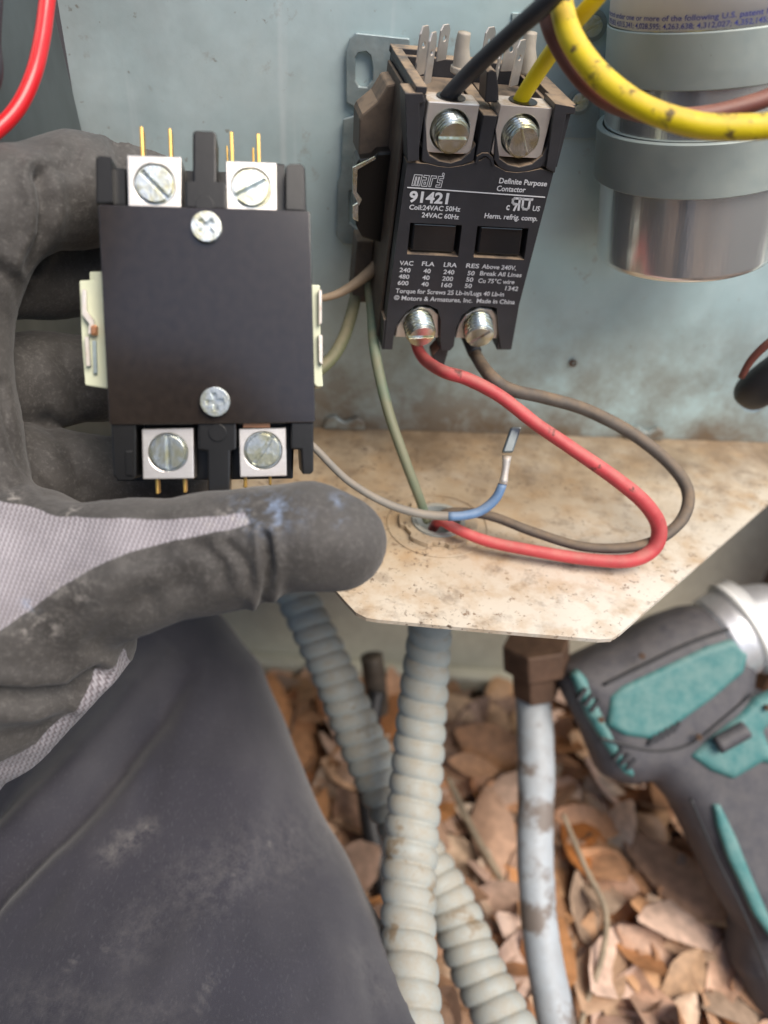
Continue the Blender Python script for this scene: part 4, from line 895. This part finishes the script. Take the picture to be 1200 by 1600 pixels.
# ------------------------------------------------------------------ person: trouser leg and glove
per = empty('person', 'kneeling person in dark grey trousers, a grey work glove holding up the black contactor', 'person', (0, 0, 0))
er = [(880, 250), (930, 322), (960, 345), (1040, 403), (1150, 452), (1270, 506), (1400, 570), (1500, 632), (1600, 682), (1700, 716), (1800, 725)]
eyy = np.array([a for a, b in er], float); exx = np.array([b for a, b in er], float)
NR, NA = 150, 260; rows = np.linspace(880, 1800, NR); V = []
for y in rows:
    xr_ = np.interp(y, eyy, exx); zc = np.interp(y, [880, 1200, 1600, 1800], [.56, .47, .40, .37]); x_l = np.interp(y, [880, 1800], [-40, -330])
    xc = (xr_+x_l)/2; rx = (xr_-x_l)/2; rz = rx*zc/FPX*.62
    for k in range(NA):
        a = 2*math.pi*k/NA; V.append(cp(xc+rx*math.cos(a), y, zc-rz*math.sin(a)))
V = np.array(V); Q = []
for i in range(NR-1):
    for k in range(NA): Q.append((i*NA+k, i*NA+(k+1) % NA, (i+1)*NA+(k+1) % NA, (i+1)*NA+k))
Q = np.array(Q); N = normals(V, Q); px, py = cam2pix(V)
if (N[:, 2][NA//4::NA].mean()) > 0: Q = Q[:, ::-1]; N = -N
front = np.clip(-N[:, 2]*1.6, 0, 1)
disp = np.zeros(len(V))
def sd_line(px, py, a, b):
    dx, dy = b[0]-a[0], b[1]-a[1]; L_ = math.hypot(dx, dy); return ((px-a[0])*dy-(py-a[1])*dx)/L_, ((px-a[0])*dx+(py-a[1])*dy)/L_
s_, t_ = sd_line(px, py, (300, 1035), (0, 1405)); disp += (-.0100*np.exp(-((s_-14*np.sin(t_/120))/20)**2) + .0100*np.exp(-((s_+42-14*np.sin(t_/120))/34)**2))*front*np.clip(t_/90, 0, 1)
s_, t_ = sd_line(px, py, (240, 1020), (40, 1330)); disp += -.0035*np.exp(-((s_+70)/22)**2)*front
for a_, b_, w_, d_ in (((330, 990), (190, 1330), 16, .0016), ((380, 1050), (300, 1260), 20, .0014), ((470, 1220), (380, 1420), 24, .0014), ((120, 1330), (0, 1500), 18, .0018), ((560, 1420), (430, 1640), 26, .0016), ((640, 1560), (560, 1700), 14, .0016)):
    s_, t_ = sd_line(px, py, a_, b_); ln_ = math.hypot(b_[0]-a_[0], b_[1]-a_[1]); env = np.clip(t_/60, 0, 1)*np.clip((ln_-t_)/90, 0, 1); q_ = s_-10*np.sin(t_/70+a_[0]); disp += d_*(-np.exp(-(q_/w_)**2)+.8*np.exp(-((q_+1.9*w_)/(w_*1.4))**2))*front*env
s_, t_ = sd_line(px, py, (420, 1110), (330, 1500)); disp += .0022*np.exp(-(s_/60)**2)*front
s_, t_ = sd_line(px, py, (560, 1440), (600, 1640)); disp += -.0030*np.exp(-((s_)/14)**2)*front*(py > 1380)
s_, t_ = sd_line(px, py, (330, 1430), (200, 1600)); disp += .0018*np.exp(-((s_)/30)**2)*front
wob = np.array([noise.noise(Vector((v[0]*22, v[1]*14, v[2]*10))) + .4*noise.noise(Vector((v[0]*60, v[1]*35, v[2]*30))) for v in V]); disp += .0022*wob
fold = np.array([1-abs(noise.noise(Vector(((v[0]*.75+v[1]*.66)*26, (v[1]*.75-v[0]*.66)*7, v[2]*8)))) for v in V]); disp += .0022*(fold**2-.5)*front
V = V+N*disp[:, None]
me = raw_mesh('trouser_leg', cam2world(V), Q); leg = link('trouser_leg', me, 'cloth', per, True)
dst = np.zeros(len(V)); px, py = cam2pix(V)
for a, b, wd_, st_ in (((165, 1340), (232, 1292), 16, .8), ((205, 1310), (180, 1300), 9, .6), ((228, 1290), (234, 1296), 4, 1.2), ((118, 1500), (88, 1542), 3, .8), ((162, 1480), (168, 1486), 4, 1.0), ((335, 1522), (308, 1580), 5, .7), ((418, 1312), (421, 1326), 3, 1.2),
                       ((300, 1390), (520, 1290), 60, .35), ((200, 1480), (230, 1440), 40, .35), ((560, 1490), (600, 1560), 22, .35), ((40, 1560), (260, 1590), 40, .3), ((360, 1370), (372, 1362), 3, .8), ((52, 1556), (60, 1548), 2.5, 1)):
    dst = np.maximum(dst, st_*np.exp(-(pline(px, py, [a, b])/wd_)**2))
fattr(me, 'scuff', dst*(V[:, 2] < .56))

# unseen upper body added behind the viewpoint to block light and darken reflections
h2 = .011
P_ = [((-0.370, -.10, .26), (-0.350, -.30, .34), .10, .15), ((-0.330, -.34, .36), (-0.290, -.33, .70), .16, .165), ((-0.210, -.34, .36), (-0.210, -.33, .70), .14, .15), ((-0.430, -.32, .78), (-0.030, -.33, .78), .07, .07),
      ((-0.220, -.33, .82), (-0.210, -.27, .92), .055, .055), ((-0.210, -.22, .95), (-0.210, -.26, 1.03), .08, .09), ((-0.010, -.33, .77), (0.100, -.22, .62), .055, .045), ((0.100, -.22, .62), (0.030, -.07, .585), .042, .032),
      ((-0.450, -.31, .76), (-0.490, -.16, .50), .055, .045), ((-0.490, -.16, .50), (-0.340, .05, .33), .045, .04), ((-0.220, -.36, .36), (0.030, -.20, .16), .12, .08), ((0.030, -.20, .16), (0.010, -.55, .07), .07, .05)]
lo2 = np.array([-.64, -.68, -.02]); gx = [np.arange(lo2[i], (.40, .12, 1.20)[i], h2) for i in range(3)]
PP = np.stack(np.meshgrid(*gx, indexing='ij'), -1).astype(np.float32); tot = None
for a, b, ra, rb_ in P_:
    d = cone_sd(PP, np.array(a, np.float32), np.array(b, np.float32), ra, rb_); tot = d if tot is None else smin(tot, d, .05)
V, Q = surface_nets(tot, lo2, h2); V = relax(V, Q, 2); N = normals(V, Q)
if np.mean(np.sum(N*(V-V.mean(0)), 1)) < 0: Q = Q[:, ::-1]
link('body', raw_mesh('body', V, Q), 'cloth', per, True)

# glove
h = .0013
prims = {'thumb': [((60, 905, .285, 118), (210, 880, .277, 96)), ((210, 880, .277, 96), (330, 856, .275, 84)), ((330, 856, .275, 84), (405, 846, .274, 80)), ((405, 846, .274, 80), (480, 838, .270, 80)), ((480, 838, .270, 80), (530, 848, .270, 75)),
                   ((300, 900, .274, 62), (385, 884, .270, 62)), ((130, 930, .285, 92), (240, 905, .278, 70))],
         'wrist': [((-200, 1180, .33, 190), (30, 930, .295, 172)), ((-10, 1110, .315, 110), (120, 1000, .30, 90))],
         'palm': [((-20, 850, .295, 82), (-46, 660, .295, 68)), ((-46, 660, .295, 68), (-52, 500, .29, 62)), ((-52, 500, .29, 62), (-18, 345, .285, 82)), ((-90, 700, .30, 80), (-90, 420, .30, 80))],
         'index': [((-18, 345, .285, 84), (14, 322, .287, 84)), ((30, 312, .290, 78), (110, 300, .305, 80)), ((110, 300, .305, 80), (205, 293, .332, 76)), ((205, 293, .332, 76), (238, 300, .348, 68))],
         'middle': [((-40, 430, .31, 72), (70, 432, .335, 62)), ((70, 432, .335, 62), (180, 432, .350, 58)), ((180, 432, .35, 58), (300, 440, .352, 52))],
         'ring': [((-50, 600, .31, 74), (60, 596, .335, 72)), ((60, 596, .335, 72), (170, 590, .35, 62)), ((170, 590, .35, 62), (290, 600, .352, 54))],
         'little': [((-40, 730, .31, 78), (80, 738, .33, 66)), ((80, 738, .33, 66), (190, 745, .345, 56)), ((190, 745, .345, 56), (280, 750, .345, 48))]}
lo = cp(-330, 1330, .34)-.03; hi_ = np.array([.02, .185, .385])
lo = np.array([-.275, -.165, .225]); hi_ = np.array([.01, .150, .385])
gx = [np.arange(lo[i], hi_[i], h) for i in range(3)]
PP = np.stack(np.meshgrid(*gx, indexing='ij'), -1).astype(np.float32)
tot = None
for gname, ps in prims.items():
    cur = None
    for a, b in ps:
        pa, pb = cp(*a[:3]), cp(*b[:3]); ra, rb_ = a[3]*a[2]/FPX, b[3]*b[2]/FPX
        # evaluate only near the primitive
        d = np.full(PP.shape[:3], .05, np.float32); mn = np.minimum(pa, pb)-max(ra, rb_)-.03; mx = np.maximum(pa, pb)+max(ra, rb_)+.03
        sl_ = tuple(slice(max(0, int((mn[i]-lo[i])/h)), max(0, int((mx[i]-lo[i])/h)+1)) for i in range(3))
        d[sl_] = cone_sd(PP[sl_], pa.astype(np.float32), pb.astype(np.float32), ra, rb_)
        cur = d if cur is None else smin(cur, d, np.float32(.006))
    tot = cur if tot is None else smin(tot, cur, np.float32(.0045 if gname in ('palm', 'wrist') else .0028))
V, Q = surface_nets(tot, lo, h); del PP, tot
V = relax(V, Q, 4); N = normals(V, Q)
if np.mean(np.sum(N*(V-V.mean(0)), 1)) < 0: Q = Q[:, ::-1]; N = -N
px, py = cam2pix(V); front = np.clip(-N[:, 2]*2+.3, 0, 1); disp = np.zeros(len(V))
def groove(pts, wd, dep, bulge=.5):
    global disp
    d = pline(px, py, pts); disp += (-dep*np.exp(-(d/wd)**2)+dep*bulge*np.exp(-((d-2.1*wd)/(wd*1.2))**2))*front
groove([(416, 838), (421, 880), (416, 915), (408, 955)], 7, .0022, .9)
groove([(352, 850), (378, 872), (392, 898), (394, 918)], 8, .0013)
groove([(300, 850), (330, 862), (348, 882), (350, 910)], 10, .0010)
groove([(200, 878), (260, 862), (320, 850)], 10, .0008); groove([(120, 960), (200, 930), (290, 915)], 16, .0010)
groove([(230, 940), (190, 960), (150, 1000)], 16, .0020)
groove([(0, 1085), (50, 1088), (110, 1080), (150, 1050)], 12, .0048)
groove([(0, 1150), (60, 1140), (100, 1110)], 14, .0020)
groove([(62, 275), (72, 320), (68, 370), (45, 415)], 10, .0036)
groove([(-5, 420), (25, 440), (35, 465)], 12, .002)
groove([(120, 232), (110, 262), (60, 270)], 12, .0014)
groove([(180, 225), (190, 260), (240, 262)], 10, .0014)
groove([(100, 560), (125, 610), (120, 660)], 14, .002); groove([(75, 660), (110, 700), (130, 760)], 14, .002)
groove([(0, 600), (10, 660), (30, 720), (70, 770)], 8, .0012)
# coated edge stands a little proud of the knit
kp = [(-120, 778), (0, 782), (40, 790), (85, 806), (130, 808), (250, 811), (340, 806), (382, 800), (392, 818), (360, 828), (300, 840), (250, 850), (190, 868), (140, 890), (90, 920), (45, 955), (0, 985), (-120, 1060)]
kd = pline(px, py, kp+[kp[0]]); inside = inpoly(px, py, kp); sgn = np.where(inside, kd, -kd)
cuff = [(-300, 1270), (0, 1190), (60, 1160), (110, 1110), (150, 1060), (192, 1012), (240, 1100), (0, 1400), (-300, 1500)]
kd2 = pline(px, py, cuff+[cuff[0]]); s2_ = np.where(inpoly(px, py, cuff), kd2, -kd2)
sg = np.maximum(sgn, s2_); knit = np.clip(.5+sg/14, 0, 1)*(N[:, 2] < .25)
disp -= .0007*np.clip(.5+sg/8, 0, 1)
nz_ = np.array([noise.noise(Vector(v*38)) + .5*noise.noise(Vector(v*90)) for v in V]); disp += .0006*nz_+.00018*np.array([noise.noise(Vector(v*420)) for v in V])
V = V+N*disp[:, None]
me = raw_mesh('glove', cam2world(V), Q)
ang = math.radians(-13); ku = ((px*math.cos(ang)-py*math.sin(ang))*math.cos(1.15)+(px*math.sin(ang)+py*math.cos(ang))*math.sin(1.15)); kv = (-px*math.sin(.25)+py*math.cos(.25))
fattr(me, 'knit', knit); fattr(me, 'ku', (px*.94+py*.34)*2*math.pi/7.6); fattr(me, 'kv', (py*.97-px*.15)*math.pi/7.0)
fattr(me, 'blue', np.clip(np.exp(-((px-418)/42)**2-((py-800)/26)**2)*1.2+np.exp(-((px-48)/12)**2-((py-942)/12)**2)+.6*np.exp(-((px-528)/14)**2-((py-782)/10)**2)+.6*np.exp(-((px-532)/10)**2-((py-815)/10)**2), 0, 1)*(N[:, 2] < 0))
fattr(me, 'pale', np.clip(np.exp(-((px-112)/16)**2-((py-802)/9)**2)+.9*np.exp(-((px-372)/44)**2-((py-812)/20)**2)+.8*np.exp(-((px-20)/16)**2-((py-776)/12)**2)+.6*np.exp(-((px-55)/40)**2-((py-980)/22)**2)+.5*np.exp(-((px-120)/40)**2-((py-925)/25)**2), 0, 1)*(N[:, 2] < 0))
link('glove', me, 'glove', per, True)
bpy.context.view_layer.update()
